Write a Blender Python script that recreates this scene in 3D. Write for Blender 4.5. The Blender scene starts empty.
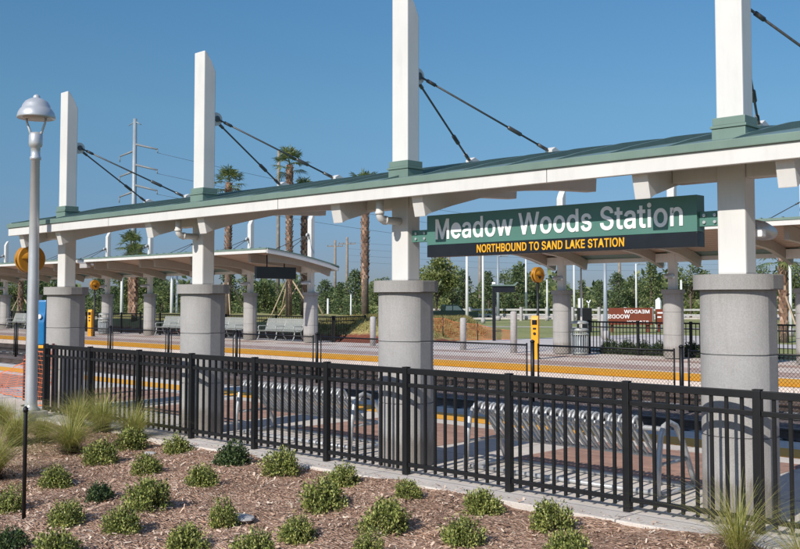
import bpy, bmesh, math, random
import numpy as np
from mathutils import Vector, Matrix
R = math.radians
random.seed(7); rng = np.random.default_rng(7)
scene = bpy.context.scene
COL = scene.collection
PI = math.pi

# ------------------------------------------------------------------ materials
def new_mat(name):
    m = bpy.data.materials.new(name); m.use_nodes = True
    nt = m.node_tree; b = nt.nodes['Principled BSDF']
    return m, nt, b
def N(nt, t, **kw):
    n = nt.nodes.new(t)
    for k, v in kw.items(): setattr(n, k, v)
    return n
def ramp(nt, stops):
    n = N(nt, 'ShaderNodeValToRGB'); e = n.color_ramp.elements
    while len(e) < len(stops): e.new(0.5)
    for i, (p, c) in enumerate(stops):
        e[i].position = p; e[i].color = (c[0], c[1], c[2], 1)
    return n
def coords(nt, scale=(1, 1, 1), kind='Object'):
    tc = N(nt, 'ShaderNodeTexCoord'); mp = N(nt, 'ShaderNodeMapping')
    mp.inputs['Scale'].default_value = scale
    nt.links.new(tc.outputs[kind], mp.inputs['Vector'])
    return mp.outputs['Vector']
def noise(nt, vec, scale, detail=4, rough=0.55):
    n = N(nt, 'ShaderNodeTexNoise'); n.inputs['Scale'].default_value = scale
    n.inputs['Detail'].default_value = detail; n.inputs['Roughness'].default_value = rough
    nt.links.new(vec, n.inputs['Vector']); return n.outputs['Fac']
def mixc(nt, fac, a, b, mode='MIX'):
    n = N(nt, 'ShaderNodeMix', data_type='RGBA', blend_type=mode)
    for s, v in ((n.inputs[0], fac), (n.inputs[6], a), (n.inputs[7], b)):
        if hasattr(v, 'links') or hasattr(v, 'is_linked'): nt.links.new(v, s)
        elif isinstance(v, (int, float)): s.default_value = v
        else: s.default_value = (v[0], v[1], v[2], 1)
    return n.outputs[2]
def bump(nt, b, h, strength=0.3, dist=0.01):
    n = N(nt, 'ShaderNodeBump'); n.inputs['Strength'].default_value = strength
    n.inputs['Distance'].default_value = dist
    nt.links.new(h, n.inputs['Height']); nt.links.new(n.outputs['Normal'], b.inputs['Normal'])

def simple(name, c, rough=0.5, metal=0.0, var=0.12, scale=6.0, grime=0.0, bumpv=0.0):
    """paint or metal with mottled tone, a little grime and an uneven gloss"""
    m, nt, b = new_mat(name)
    v = coords(nt)
    f = noise(nt, v, scale, 5)
    lo = [x*(1-var) for x in c]; hi = [min(1, x*(1+var)) for x in c]
    r = ramp(nt, [(0.3, lo), (0.7, hi)]); nt.links.new(f, r.inputs[0])
    out = r.outputs[0]
    if grime:
        g = noise(nt, coords(nt, (3, 3, .5)), 3.0, 6, .7)
        gr = ramp(nt, [(0.5, (1, 1, 1)), (0.75, (1-grime,)*3)]); nt.links.new(g, gr.inputs[0])
        out = mixc(nt, 1.0, out, gr.outputs[0], 'MULTIPLY')
    nt.links.new(out, b.inputs['Base Color'])
    b.inputs['Metallic'].default_value = metal
    rr = N(nt, 'ShaderNodeMapRange'); rr.inputs[3].default_value = max(.05, rough-.1); rr.inputs[4].default_value = min(1, rough+.12)
    nt.links.new(noise(nt, v, scale*2.3), rr.inputs[0]); nt.links.new(rr.outputs[0], b.inputs['Roughness'])
    if bumpv: bump(nt, b, noise(nt, v, 60, 3), bumpv, .004)
    return m

M = {}
M['white'] = simple('white_paint', (.67, .65, .62), .45, var=.04, scale=2, grime=.10)
M['rafter'] = simple('shaded_white_rafter', (.37, .33, .285), .5, var=.05, scale=2, grime=.12)  # far canopy rafters: white paint with the underside's shade put into the colour
M['roof'] = simple('green_roof_metal', (.15, .215, .19), .4, .1, var=.10, scale=1.2, grime=.12)
M['flash'] = simple('green_flashing', (.165, .235, .195), .45, .05, var=.08, scale=3, grime=.08)
M['black'] = simple('black_powder_coat', (.0035, .0035, .004), .5, var=.3, scale=8)
M['black_pole'] = simple('black_pole_paint', (.014, .014, .015), .45, var=.2)
M['rail_grey'] = simple('weathered_white_rail', (.46, .45, .43), .7, var=.15, scale=2, grime=.25)
M['galv'] = simple('galvanised_steel', (.50, .51, .52), .38, .35, var=.12, scale=20, grime=.15)
M['silver'] = simple('silver_lamp_paint', (.55, .56, .575), .36, .38, var=.06, scale=4, grime=.12)
M['cable'] = simple('steel_cable', (.13, .125, .12), .42, .7, var=.2, scale=30)
M['sign_green'] = simple('sign_green', (.084, .20, .165), .4, var=.05, scale=3)
M['sign_black'] = simple('sign_black', (.012, .013, .018), .3, var=.2, scale=4)
M['letter_white'] = simple('letter_white', (.92, .92, .92), .4, var=.02)
M['letter_yellow'] = simple('letter_yellow', (.85, .42, .02), .4, var=.03)
M['yellow'] = simple('yellow_enamel', (.80, .36, .012), .4, var=.06, grime=.12)
M['amber'] = simple('amber_disc', (.46, .20, .010), .45, var=.08, grime=.15)
M['blue'] = simple('blue_enamel', (.005, .15, .38), .35, var=.08)
M['bench'] = simple('grey_bench_steel', (.40, .42, .41), .45, .3, var=.08, scale=12, grime=.15)
M['bollard'] = simple('grey_bollard_concrete', (.40, .38, .37), .85, var=.12, scale=12, bumpv=.3)
M['pole_white'] = simple('pale_pole', (.66, .66, .65), .5, var=.06, scale=2)
M['pole_grey'] = simple('grey_pole', (.30, .34, .37), .5, .2, var=.1, scale=2)
M['pole_wood'] = simple('weathered_wood_pole', (.26, .22, .18), .9, var=.25, scale=3)
M['timber'] = simple('raw_timber', (.42, .32, .21), .85, var=.2, scale=5)
M['net'] = simple('orange_plastic_net', (.66, .16, .06), .5, var=.1)
M['redpost'] = simple('dark_red_post', (.10, .02, .015), .6, var=.2)
M['brown_sign'] = simple('brown_sign_panel', (.20, .045, .02), .5, var=.12, scale=1.5)
M['truck'] = simple('dark_car_paint', (.012, .025, .022), .25, .2, var=.1)
M['glass'] = simple('tinted_glass', (.05, .08, .085), .08, var=.1)
M['rubber'] = simple('tyre_rubber', (.015, .015, .015), .8, var=.2)
M['rail'] = simple('rail_steel', (.16, .12, .10), .45, .6, var=.3, scale=3)
M['tie'] = simple('concrete_tie', (.33, .31, .28), .9, var=.15)
M['seam'] = simple('dark_joint', (.05, .05, .05), .9, var=.1)
M['led'] = simple('display_black', (.010, .010, .012), .2, var=.1)
M['wire'] = simple('power_wire', (.10, .11, .12), .6, var=.1)
M['insul'] = simple('insulator_grey', (.22, .23, .24), .5, var=.1)

# concrete of the piers
m, nt, b = new_mat('pier_concrete'); v = coords(nt)
c1 = ramp(nt, [(.30, (.335, .322, .312)), (.70, (.41, .396, .384))]); nt.links.new(noise(nt, v, 2.2, 6, .65), c1.inputs[0])
c2 = ramp(nt, [(.38, (.90,)*3), (.62, (1.07,)*3)]); nt.links.new(noise(nt, v, 95, 3, .6), c2.inputs[0])
o = mixc(nt, 1, c1.outputs[0], c2.outputs[0], 'MULTIPLY')
st = ramp(nt, [(.52, (1, 1, 1)), (.78, (.80, .79, .77))]); nt.links.new(noise(nt, coords(nt, (5, 5, .5)), 2.0, 6, .7), st.inputs[0])
o = mixc(nt, 1, o, st.outputs[0], 'MULTIPLY')
sz = N(nt, 'ShaderNodeSeparateXYZ'); nt.links.new(v, sz.inputs[0])
wz_ = N(nt, 'ShaderNodeMath', operation='MULTIPLY_ADD'); nt.links.new(noise(nt, coords(nt, (6, 6, 1)), 2.5, 6, .7), wz_.inputs[0]); wz_.inputs[1].default_value = -.55; nt.links.new(sz.outputs['Z'], wz_.inputs[2])
sp_ = ramp(nt, [(0, (.66, .62, .58)), (.10, (1, 1, 1)), (1, (1, 1, 1))]); nt.links.new(wz_.outputs[0], sp_.inputs[0])
o = mixc(nt, 1, o, sp_.outputs[0], 'MULTIPLY')
tp = N(nt, 'ShaderNodeMath', operation='MULTIPLY_ADD'); nt.links.new(noise(nt, coords(nt, (14, 14, .35)), 1.6, 6, .7), tp.inputs[0]); tp.inputs[1].default_value = .75; nt.links.new(sz.outputs['Z'], tp.inputs[2])
tr_ = ramp(nt, [(0, (1, 1, 1)), (.86, (1, 1, 1)), (1, (.84, .83, .81))]); dv_ = N(nt, 'ShaderNodeMath', operation='MULTIPLY'); nt.links.new(tp.outputs[0], dv_.inputs[0]); dv_.inputs[1].default_value = .42
nt.links.new(dv_.outputs[0], tr_.inputs[0]); o = mixc(nt, 1, o, tr_.outputs[0], 'MULTIPLY')
nt.links.new(o, b.inputs['Base Color']); b.inputs['Roughness'].default_value = .9
bump(nt, b, noise(nt, v, 110, 3), .35, .004); M['pier'] = m

def paving(name, c, joint, tile, var=.1):
    m, nt, b = new_mat(name); v = coords(nt)
    br = N(nt, 'ShaderNodeTexBrick'); br.offset = 0.0
    br.inputs['Color1'].default_value = (*[x*(1-var*.5) for x in c], 1); br.inputs['Color2'].default_value = (*[x*(1+var*.5) for x in c], 1)
    br.inputs['Mortar'].default_value = (*joint, 1); br.inputs['Scale'].default_value = 1
    br.inputs['Mortar Size'].default_value = .008; br.inputs['Brick Width'].default_value = tile; br.inputs['Row Height'].default_value = tile
    nt.links.new(v, br.inputs['Vector'])
    f = ramp(nt, [(.3, (.84, .83, .82)), (.7, (1.06,)*3)]); nt.links.new(noise(nt, v, 1.7, 7, .65), f.inputs[0])
    o = mixc(nt, 1, br.outputs['Color'], f.outputs[0], 'MULTIPLY')
    g = ramp(nt, [(.4, (.9,)*3), (.6, (1.05,)*3)]); nt.links.new(noise(nt, v, 60, 3), g.inputs[0])
    o = mixc(nt, 1, o, g.outputs[0], 'MULTIPLY')
    nt.links.new(o, b.inputs['Base Color']); b.inputs['Roughness'].default_value = .85
    bump(nt, b, noise(nt, v, 70, 3), .2, .004); return m
M['concrete'] = paving('platform_concrete', (.66, .60, .54), (.22, .20, .19), 1.5)
M['concrete_far'] = paving('far_platform_concrete', (.74, .64, .575), (.28, .25, .23), 1.5)
M['plaza'] = paving('plaza_concrete', (.60, .54, .50), (.30, .27, .25), 2.0)
M['road'] = simple('asphalt', (.055, .055, .056), .9, var=.25, scale=4, bumpv=.3)

def brickmat(name, ca, cb, cm):
    m, nt, b = new_mat(name); v = coords(nt)
    br = N(nt, 'ShaderNodeTexBrick'); br.offset = .5
    br.inputs['Color1'].default_value = (*ca, 1); br.inputs['Color2'].default_value = (*cb, 1); br.inputs['Mortar'].default_value = (*cm, 1)
    br.inputs['Scale'].default_value = 1; br.inputs['Mortar Size'].default_value = .006; br.inputs['Bias'].default_value = -.1
    br.inputs['Brick Width'].default_value = .2; br.inputs['Row Height'].default_value = .1
    nt.links.new(v, br.inputs['Vector'])
    f = ramp(nt, [(.3, (.78, .76, .76)), (.7, (1.15, 1.12, 1.1))]); nt.links.new(noise(nt, v, 2.5, 7, .7), f.inputs[0])
    o = mixc(nt, 1, br.outputs['Color'], f.outputs[0], 'MULTIPLY')
    nt.links.new(o, b.inputs['Base Color']); b.inputs['Roughness'].default_value = .85
    bump(nt, b, br.outputs['Fac'], -.3, .004); return m
M['brick'] = brickmat('clay_pavers', (.47, .275, .20), (.34, .19, .14), (.28, .23, .20))
M['brick2'] = brickmat('mauve_pavers', (.56, .41, .345), (.41, .28, .235), (.40, .33, .30))

# tactile yellow strip: domes as a bump
m, nt, b = new_mat('tactile_yellow'); v = coords(nt)
vo = N(nt, 'ShaderNodeTexVoronoi'); vo.inputs['Scale'].default_value = 17; vo.inputs['Randomness'].default_value = 0
nt.links.new(v, vo.inputs['Vector'])
r = ramp(nt, [(.3, (.80, .36, .016)), (.7, (.92, .44, .03))]); nt.links.new(noise(nt, v, 1.6, 6, .7), r.inputs[0])  # yellow brightened to make up for weaker sun on the flat top
nt.links.new(r.outputs[0], b.inputs['Base Color']); b.inputs['Roughness'].default_value = .7
bump(nt, b, vo.outputs['Distance'], -.15, .01); M['tactile'] = m

M['nosing'] = simple('dimmed_nosing_yellow', (.60, .265, .014), .6, var=.08, scale=2, grime=.15)  # same yellow, darkened to cancel the stronger sun on the upright face
# ballast
m, nt, b = new_mat('ballast'); v = coords(nt)
vo = N(nt, 'ShaderNodeTexVoronoi'); vo.inputs['Scale'].default_value = 16; nt.links.new(v, vo.inputs['Vector'])
r = ramp(nt, [(0, (.07, .05, .045)), (.5, (.20, .145, .125)), (1, (.34, .27, .24))]); nt.links.new(vo.outputs['Color'], r.inputs[0])
f = ramp(nt, [(.3, (.75,)*3), (.7, (1.1,)*3)]); nt.links.new(noise(nt, v, .8, 6), f.inputs[0])
nt.links.new(mixc(nt, 1, r.outputs[0], f.outputs[0], 'MULTIPLY'), b.inputs['Base Color']); b.inputs['Roughness'].default_value = .95
bump(nt, b, vo.outputs['Distance'], 1.0, .05); M['ballast'] = m

# mulch
m, nt, b = new_mat('bark_mulch'); v = coords(nt, (1, 2.2, 1))
vo = N(nt, 'ShaderNodeTexVoronoi'); vo.inputs['Scale'].default_value = 26; nt.links.new(v, vo.inputs['Vector'])
r = ramp(nt, [(0, (.11, .060, .037)), (.4, (.42, .255, .170)), (.75, (.65, .445, .325)), (1, (.78, .62, .48))]); nt.links.new(vo.outputs['Color'], r.inputs[0])
f = ramp(nt, [(.32, (.55, .50, .47)), (.68, (1.2, 1.18, 1.15))]); nt.links.new(noise(nt, coords(nt), 1.3, 7, .7), f.inputs[0])
nt.links.new(mixc(nt, 1, r.outputs[0], f.outputs[0], 'MULTIPLY'), b.inputs['Base Color']); b.inputs['Roughness'].default_value = .95
bump(nt, b, vo.outputs['Distance'], 1.0, .03); M['mulch'] = m

def island_mat(name, stops, rough=.6, trans=.0):
    m, nt, b = new_mat(name)
    g = N(nt, 'ShaderNodeNewGeometry'); r = ramp(nt, stops)
    nt.links.new(g.outputs['Random Per Island'], r.inputs[0])
    f = ramp(nt, [(.3, (.72,)*3), (.7, (1.2,)*3)]); nt.links.new(noise(nt, coords(nt), 2.0, 3), f.inputs[0])
    oc = mixc(nt, 1, r.outputs[0], f.outputs[0], 'MULTIPLY')
    nt.links.new(oc, b.inputs['Base Color']); b.inputs['Roughness'].default_value = rough
    if trans:
        t = N(nt, 'ShaderNodeBsdfTranslucent'); nt.links.new(oc, t.inputs[0])
        mx = N(nt, 'ShaderNodeMixShader'); mx.inputs[0].default_value = trans
        nt.links.new(b.outputs[0], mx.inputs[1]); nt.links.new(t.outputs[0], mx.inputs[2])
        nt.links.new(mx.outputs[0], nt.nodes['Material Output'].inputs[0])
    return m
M['chip'] = island_mat('bark_chip', [(0, (.10, .055, .036)), (.3, (.36, .21, .135)), (.7, (.66, .45, .325)), (1, (.84, .70, .56))], .9)
M['leaf'] = island_mat('shrub_leaf', [(0, (.035, .050, .014)), (.35, (.15, .19, .040)), (.7, (.36, .40, .095)), (1, (.58, .56, .20))], .6, .22)
M['leaf_dark'] = island_mat('dark_shrub_leaf', [(0, (.016, .036, .015)), (.6, (.065, .115, .036)), (1, (.20, .26, .09))], .5, .25)
M['twig'] = simple('twig_bark', (.09, .06, .04), .9, var=.2)
M['grass_blade'] = island_mat('tall_grass_blade', [(0, (.17, .20, .035)), (.5, (.42, .43, .10)), (.85, (.60, .55, .19)), (1, (.66, .54, .26))], .6, .35)
M['tuft'] = simple('dry_grass_base', (.07, .045, .035), .95, var=.3)
M['tree'] = island_mat('tree_leaf', [(0, (.05, .075, .028)), (.5, (.13, .175, .058)), (1, (.29, .32, .125))], .6, .3)  # tree and pine leaf tones lightened: distance haze put into the colour
M['tree_pale'] = island_mat('pale_tree_leaf', [(0, (.09, .115, .03)), (.5, (.20, .24, .065)), (1, (.36, .37, .14))], .6, .35)
M['pine'] = island_mat('pine_needles', [(0, (.045, .075, .034)), (.5, (.105, .155, .058)), (1, (.23, .28, .11))], .65, .25)
M['bark'] = simple('tree_bark', (.13, .10, .075), .95, var=.3, scale=8)
M['palm'] = island_mat('palm_frond', [(0, (.05, .085, .025)), (.6, (.14, .19, .055)), (1, (.30, .31, .11))], .5, .3)
M['palm_trunk'] = island_mat('palm_boot', [(0, (.17, .09, .06)), (.5, (.36, .21, .14)), (1, (.56, .38, .28))], .9)

# lawn
m, nt, b = new_mat('lawn'); v = coords(nt)
r = ramp(nt, [(.25, (.15, .18, .05)), (.5, (.27, .28, .095)), (.75, (.40, .36, .17))]); nt.links.new(noise(nt, v, .12, 9, .7), r.inputs[0])
f = ramp(nt, [(.3, (.7,)*3), (.7, (1.15,)*3)]); nt.links.new(noise(nt, v, 6, 5), f.inputs[0])
nt.links.new(mixc(nt, 1, r.outputs[0], f.outputs[0], 'MULTIPLY'), b.inputs['Base Color']); b.inputs['Roughness'].default_value = 1
M['lawn'] = m
# berm: red mulch at its foot, dry grass above
m, nt, b = new_mat('berm_cover'); v = coords(nt)
sx = N(nt, 'ShaderNodeSeparateXYZ'); nt.links.new(v, sx.inputs[0])
ad = N(nt, 'ShaderNodeMath', operation='MULTIPLY_ADD'); nt.links.new(noise(nt, v, 1.5, 6), ad.inputs[0]); ad.inputs[1].default_value = .5; nt.links.new(sx.outputs['Z'], ad.inputs[2])
xm = N(nt, 'ShaderNodeMath', operation='MULTIPLY_ADD'); nt.links.new(sx.outputs['Y'], xm.inputs[0]); xm.inputs[1].default_value = .09; xm.inputs[2].default_value = -2.62
xc = N(nt, 'ShaderNodeMath', operation='MAXIMUM'); nt.links.new(xm.outputs[0], xc.inputs[0]); xc.inputs[1].default_value = 0
a2 = N(nt, 'ShaderNodeMath', operation='ADD'); nt.links.new(ad.outputs[0], a2.inputs[0]); nt.links.new(xc.outputs[0], a2.inputs[1]); ad = a2
r = ramp(nt, [(0, (.16, .045, .025)), (.60, (.20, .06, .032)), (.70, (.36, .28, .115)), (1, (.32, .29, .10))]); nt.links.new(ad.outputs[0], r.inputs[0])
f = ramp(nt, [(.3, (.65,)*3), (.7, (1.2,)*3)]); nt.links.new(noise(nt, v, 9, 6), f.inputs[0])
nt.links.new(mixc(nt, 1, r.outputs[0], f.outputs[0], 'MULTIPLY'), b.inputs['Base Color']); b.inputs['Roughness'].default_value = 1
bump(nt, b, noise(nt, v, 18, 5), .8, .05); M['berm'] = m
# soffit boards running lengthwise (local X)
m, nt, b = new_mat('soffit_boards'); v = coords(nt)
sx = N(nt, 'ShaderNodeSeparateXYZ'); nt.links.new(v, sx.inputs[0])
mu = N(nt, 'ShaderNodeMath', operation='MULTIPLY'); nt.links.new(sx.outputs['Y'], mu.inputs[0]); mu.inputs[1].default_value = 1/.15
fr = N(nt, 'ShaderNodeMath', operation='FRACT'); nt.links.new(mu.outputs[0], fr.inputs[0])
r = ramp(nt, [(0, (.10, .07, .055)), (.14, (.12, .08, .06)), (.2, (.40, .29, .22)), (1, (.46, .34, .26))]); nt.links.new(fr.outputs[0], r.inputs[0])
f = ramp(nt, [(.3, (.85,)*3), (.7, (1.08,)*3)]); nt.links.new(noise(nt, coords(nt, (.3, 4, 1)), 4, 5), f.inputs[0])
nt.links.new(mixc(nt, 1, r.outputs[0], f.outputs[0], 'MULTIPLY'), b.inputs['Base Color']); b.inputs['Roughness'].default_value = .7
M['soffit'] = m

# ------------------------------------------------------------------ mesh helpers
class MB:
    def __init__(s): s.bm = bmesh.new()
    def box(s, x0, x1, y0, y1, z0, z1, bev=0.0):
        x0, x1 = sorted((x0, x1)); y0, y1 = sorted((y0, y1)); z0, z1 = sorted((z0, z1))
        r = bmesh.ops.create_cube(s.bm, size=1)
        vs = r['verts']
        for v in vs:
            v.co = Vector(((x0+x1)/2 + v.co.x*(x1-x0), (y0+y1)/2 + v.co.y*(y1-y0), (z0+z1)/2 + v.co.z*(z1-z0)))
        if bev:
            es = list({e for v in vs for e in v.link_edges})
            bmesh.ops.bevel(s.bm, geom=es, offset=bev, segments=2, profile=.6, affect='EDGES')
        return s
    def obox(s, c, size, M3, bev=0):
        r = bmesh.ops.create_cube(s.bm, size=1); vs = r['verts']
        for v in vs:
            v.co = Vector(c) + M3 @ Vector((v.co.x*size[0], v.co.y*size[1], v.co.z*size[2]))
        if bev:
            es = list({e for v in vs for e in v.link_edges})
            bmesh.ops.bevel(s.bm, geom=es, offset=bev, segments=2, profile=.6, affect='EDGES')
        return s
    def tube(s, pts, r, seg=8, cap=True):
        pts = [Vector(p) for p in pts]; n = len(pts)
        rs = r if isinstance(r, (list, tuple)) else [r]*n
        rings = []; up = None
        for i, p in enumerate(pts):
            t = ((pts[min(i+1, n-1)]-p).normalized() + (p-pts[max(i-1, 0)]).normalized())
            t = t.normalized() if t.length > 1e-6 else Vector((0, 0, 1))
            if up is None: up = Vector((0, 0, 1)) if abs(t.z) < .9 else Vector((1, 0, 0))
            a = (up - t*up.dot(t)).normalized(); bq = t.cross(a); up = a
            rings.append([s.bm.verts.new(p + (a*math.cos(2*PI*k/seg)+bq*math.sin(2*PI*k/seg))*rs[i]) for k in range(seg)])
        for i in range(n-1):
            for k in range(seg):
                f = s.bm.faces.new((rings[i][k], rings[i][(k+1) % seg], rings[i+1][(k+1) % seg], rings[i+1][k])); f.smooth = True
        if cap:
            s.bm.faces.new(rings[0][::-1]); s.bm.faces.new(rings[-1])
        return s
    def lathe(s, prof, c=(0, 0, 0), seg=40, smooth=True):
        c = Vector(c); rings = []
        for (r, z) in prof:
            rings.append([s.bm.verts.new(c + Vector((max(r, .0005)*math.cos(2*PI*k/seg), max(r, .0005)*math.sin(2*PI*k/seg), z))) for k in range(seg)])
        for i in range(len(rings)-1):
            for k in range(seg):
                f = s.bm.faces.new((rings[i][k], rings[i][(k+1) % seg], rings[i+1][(k+1) % seg], rings[i+1][k])); f.smooth = smooth
        s.bm.faces.new(rings[0][::-1]); s.bm.faces.new(rings[-1])
        return s
    def prism(s, poly, axis, a0, a1, bev=0):
        """poly of 2-D points extruded along axis (0,1,2) from a0 to a1"""
        def mk(p, a):
            if axis == 0: return (a, p[0], p[1])
            if axis == 1: return (p[0], a, p[1])
            return (p[0], p[1], a)
        A = [s.bm.verts.new(mk(p, a0)) for p in poly]; B = [s.bm.verts.new(mk(p, a1)) for p in poly]
        n = len(poly); fs = []
        for i in range(n): fs.append(s.bm.faces.new((A[i], A[(i+1) % n], B[(i+1) % n], B[i])))
        fs.append(s.bm.faces.new(A[::-1])); fs.append(s.bm.faces.new(B))
        if bev:
            es = list({e for f in fs for e in f.edges})
            bmesh.ops.bevel(s.bm, geom=es, offset=bev, segments=2, profile=.6, affect='EDGES')
        return s
    def quad(s, *ps):
        s.bm.faces.new([s.bm.verts.new(p) for p in ps]); return s
    def mesh(s, name, mat):
        bmesh.ops.recalc_face_normals(s.bm, faces=s.bm.faces)
        me = bpy.data.meshes.new(name); s.bm.to_mesh(me); s.bm.free(); me.materials.append(mat); return me
    def build(s, name, mat, parent=None, loc=None):
        return link(name, s.mesh(name, mat), parent, loc)

def link(name, me, parent=None, loc=None):
    o = bpy.data.objects.new(name, me); COL.objects.link(o)
    if parent: o.parent = parent
    if loc: o.location = loc
    return o
def tag(o, label=None, cat=None, group=None, kind=None):
    if label: o['label'] = label
    if cat: o['category'] = cat
    if group: o['group'] = group
    if kind: o['kind'] = kind
    return o
def thing(name, label, cat, loc=(0, 0, 0), rz=0, group=None):
    o = bpy.data.objects.new(name, None); COL.objects.link(o)
    o.location = loc; o.rotation_euler = (0, 0, rz); o.empty_display_size = .2
    return tag(o, label, cat, group)
def structure(o): o['kind'] = 'structure'; return o
def copy_tree(o, parent=None):
    c = o.copy(); COL.objects.link(c); c.parent = parent
    for ch in list(o.children): copy_tree(ch, c)
    return c
def pymesh(name, V, F, mat, smooth=False):
    me = bpy.data.meshes.new(name)
    me.vertices.add(len(V)); me.vertices.foreach_set('co', np.asarray(V, dtype=np.float32).ravel())
    F = np.asarray(F, dtype=np.int32); nf, k = F.shape
    me.loops.add(nf*k); me.loops.foreach_set('vertex_index', F.ravel())
    me.polygons.add(nf); me.polygons.foreach_set('loop_start', np.arange(nf, dtype=np.int32)*k)
    me.update(calc_edges=True); me.validate(); me.materials.append(mat)
    return me
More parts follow.
